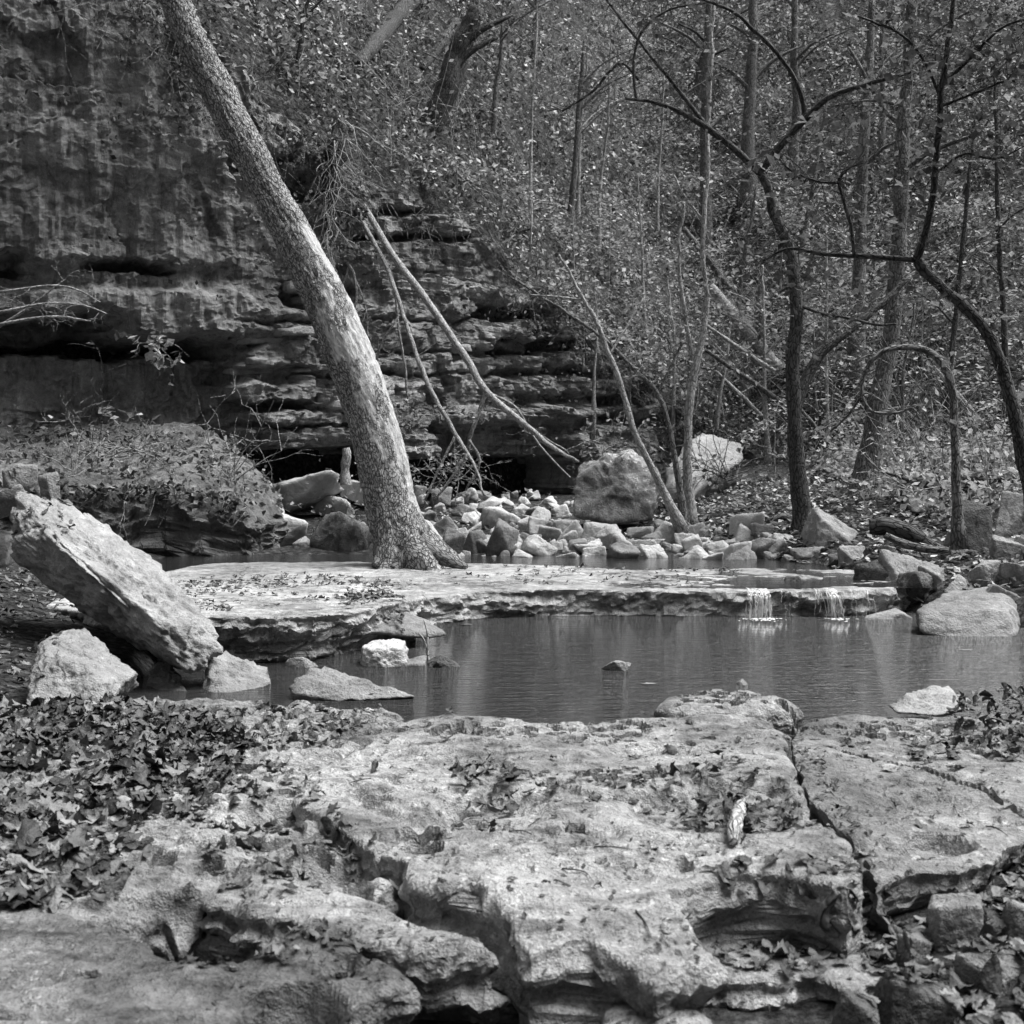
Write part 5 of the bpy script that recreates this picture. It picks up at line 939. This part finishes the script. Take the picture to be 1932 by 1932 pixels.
# creepers and roots along the cliff edge
NRW = 230; lip = CL_P[NRW - 1]; LX, LYp = proj(lip); a = Acc(); C = []; NN = []
for i in range(600):
    k = rh.integers(60, len(lip) - 20); r_ = NRW - 1 - int(abs(rh.normal()) * 14)
    if LX[k] < -150: continue
    p_ = CL_P[max(0, r_), k]; n_ = np.array([CL_N[k][0], CL_N[k][1], 0]); L = rh.uniform(.2, 1.1) * (1.3 if LX[k] < 650 else .7)
    twig(a, p_ + n_ * .04, n_ * .5 + np.array([0, 0, -.5]) + rh.normal(size=3) * .35, L, rh.uniform(.003, .007), rh, 1 if i % 2 else 0, .16, None, 5)
tag(a.build('hanging_roots', 'bark_mid'), 'fringe of thin roots and vines hanging over the cliff edge', 'roots', kind='stuff')
for (n, rows, s0, thr) in [(20000, 70, .09, .06), (6000, 190, .07, .26)]:
    k = rh.integers(20, len(lip) - 6, n); r_ = NRW - 1 - (np.abs(rh.normal(size=n)) * rows * .5).astype(int).clip(0, 210); p_ = CL_P[r_, k]; msk = fbm(p_ * 1.1, 4, 45) + .35 * fbm(p_ * 5, 2, 46) > thr * (1 + 0 * k) - .12 * (proj(p_)[0] > 620) * 0
    p_ = p_[msk]; n_ = np.c_[CL_N[k[msk]], np.full(len(p_), .5)]; C.append(p_ + n_ * (.03 + .2 * rh.random((len(p_), 1)))); NN.append(n_)
C = np.vstack(C); NN = np.vstack(NN); V, F, t = leaf_quads(C, rh.uniform(.035, .09, len(C)), rh, .4, NN, tone=rh.random(len(C)) ** 2.2)
tag(link('creepers', mesh_np('creepers', V, F, 'green', smooth=False, tone=t)), 'small leaved creepers clinging to the upper cliff', 'creeper', kind='stuff')
# brush on the rock bank at left
C = []; a = Acc()
for i in range(1700):
    x_, y_ = rh.uniform(-6.2, -2.6), rh.uniform(12.5, 14.6)
    if fbm(np.array([[x_ * 1.5, y_ * 1.5, 0]]), 3, 49)[0] < -.05 and y_ < 13.2: continue
    L_, N_ = drop(x_, y_, 2.4)
    if L_[2] < .6: continue
    C.append(L_ + np.array([rh.normal() * .05, rh.normal() * .05 - .1 * rh.random(), .02 + .14 * rh.random() ** 2]))
    if i % 70 == 0: twig(a, L_, (rh.normal() * .5, rh.normal() * .4 - .2, 1), rh.uniform(.15, .5), .004, rh, 1, .05, None, 5)
for i in range(160):
    x_ = rh.uniform(-6, -2.7); y_ = np.interp(x_, [-6.6, -5.2, -4.0, -3.3, -2.75], [12.4, 12.3, 12.75, 12.95, 13.1]); L_, N_ = drop(x_, y_ + .12, 2.4); C += [L_ + np.array([rh.normal() * .08, -.12 - .1 * rh.random(), -.22 * rh.random() ** 2]) for _ in range(5)]
    if i % 8 == 0: twig(a, L_, (rh.normal() * .3, -.6, -.3), rh.uniform(.3, .8), .005, rh, 1, .15, None, 5)
C = np.array(C); V, F, t = leaf_quads(C, rh.uniform(.05, .11, len(C)), rh, .5, tone=rh.random(len(C)) ** 3)
tag(link('bank_creepers', mesh_np('bank_creepers', V, F, 'green', smooth=False, tone=t)), 'dark brush and leaves trailing over the rock bank', 'brush', kind='stuff')
tag(a.build('bank_twigs', 'bark_pale'), 'thin twigs sprouting from the rock bank', 'brush', kind='stuff')
def shrub(label, px, py, Y, n, L, mat, seed, leaves=0, spread=.8, up=.7, r=.007, lm='crown', ls=.09, droop=.03):
    rg = np.random.default_rng(seed); c = P(px, py, Y); e = thing('shrub', tuple(c), label, 'shrub'); a = Acc(); ends = []
    for i in range(n): twig(a, c + rg.normal(size=3) * .03, (rg.normal() * spread, rg.normal() * spread * .5 - .1, up), L * rg.uniform(.6, 1.1), r, rg, 2, droop, ends, 6, 4)
    tag(a.build('stems', mat, e), kind='stuff')
    if leaves:
        ends = np.array(ends); q = ends[rg.integers(0, len(ends), leaves)] + rg.normal(size=(leaves, 3)) * .03; V, F, t = leaf_quads(q, rg.uniform(.7, 1.2, leaves) * ls, rg, .5); tag(mobj('foliage', V, F, lm, e, tone=t, smooth=False), kind='stuff')
shrub('pale bare dead twigs sprawling over the edge of the rock bank', 240, 850, 12.4, 9, .75, 'deadwood', 1, 0, 1.0, .0, .008)
shrub('pale bare shrub standing at the right end of the rock bank', 440, 905, 13.1, 9, 1.0, 'deadwood', 2, 0, .5, .9, .007)
shrub('pale broken twigs at the left end of the rock bank', 130, 890, 12.1, 5, .6, 'deadwood', 3, 0, .8, .5, .008)
shrub('thin upright leafy sapling on the rock bank at left', 182, 880, 12.9, 3, 1.2, 'bark_mid', 4, 26, .12, 1.2, .006, 'crown', .12)
shrub('drooping leafy sprig against the dark overhang at left', 285, 640, 14.4, 5, .5, 'bark_pale', 5, 60, .6, -.3, .005, 'crown', .13, .1)
shrub('bright leafy sprig left of the largest boulder', 1140, 850, 14.6, 5, .9, 'bark_pale', 6, 160, .9, .3, .005, 'crown', .075)
shrub('leafy sprig in front of the cave mouth beside the trunk', 780, 880, 14.8, 6, .7, 'bark_pale', 7, 150, .8, .2, .005, 'crown', .07)
shrub('low leafy sprig on the cliff ledges right of the trunk', 790, 780, 15.6, 5, .6, 'bark_pale', 8, 120, .9, .1, .005, 'crown', .07)
shrub('small leafy sprig inside the dark cave mouth', 860, 900, 15.2, 4, .5, 'bark_pale', 9, 90, .9, .3, .005, 'crown', .07)
shrub('dark tangle of brush under the sloping pale boulder', 1370, 900, 14.6, 14, .9, 'bark_mid', 10, 200, .9, .4, .007, 'green', .08)
for i, nd in enumerate([[(-60, 600, 6), (20, 585, 6), (90, 572, 5), (150, 575, 4), (205, 592, 2)], [(-60, 625, 7), (30, 606, 6), (110, 598, 5), (170, 605, 3)], [(-60, 560, 5), (20, 548, 5), (120, 540, 4), (190, 570, 2)], [(-40, 640, 6), (40, 590, 5), (80, 560, 4), (120, 530, 2)]]):
    tree('bare_branch', ['lowest', 'longest', 'upper', 'slanting'][i] + ' bare pale branch reaching in from the left edge before the dark overhang', 'branch', 10.8 + .1 * i, nd, [], 'deadwood', 5, .35, 0, seed=400 + i, root=False, tr=.003, sides=6)
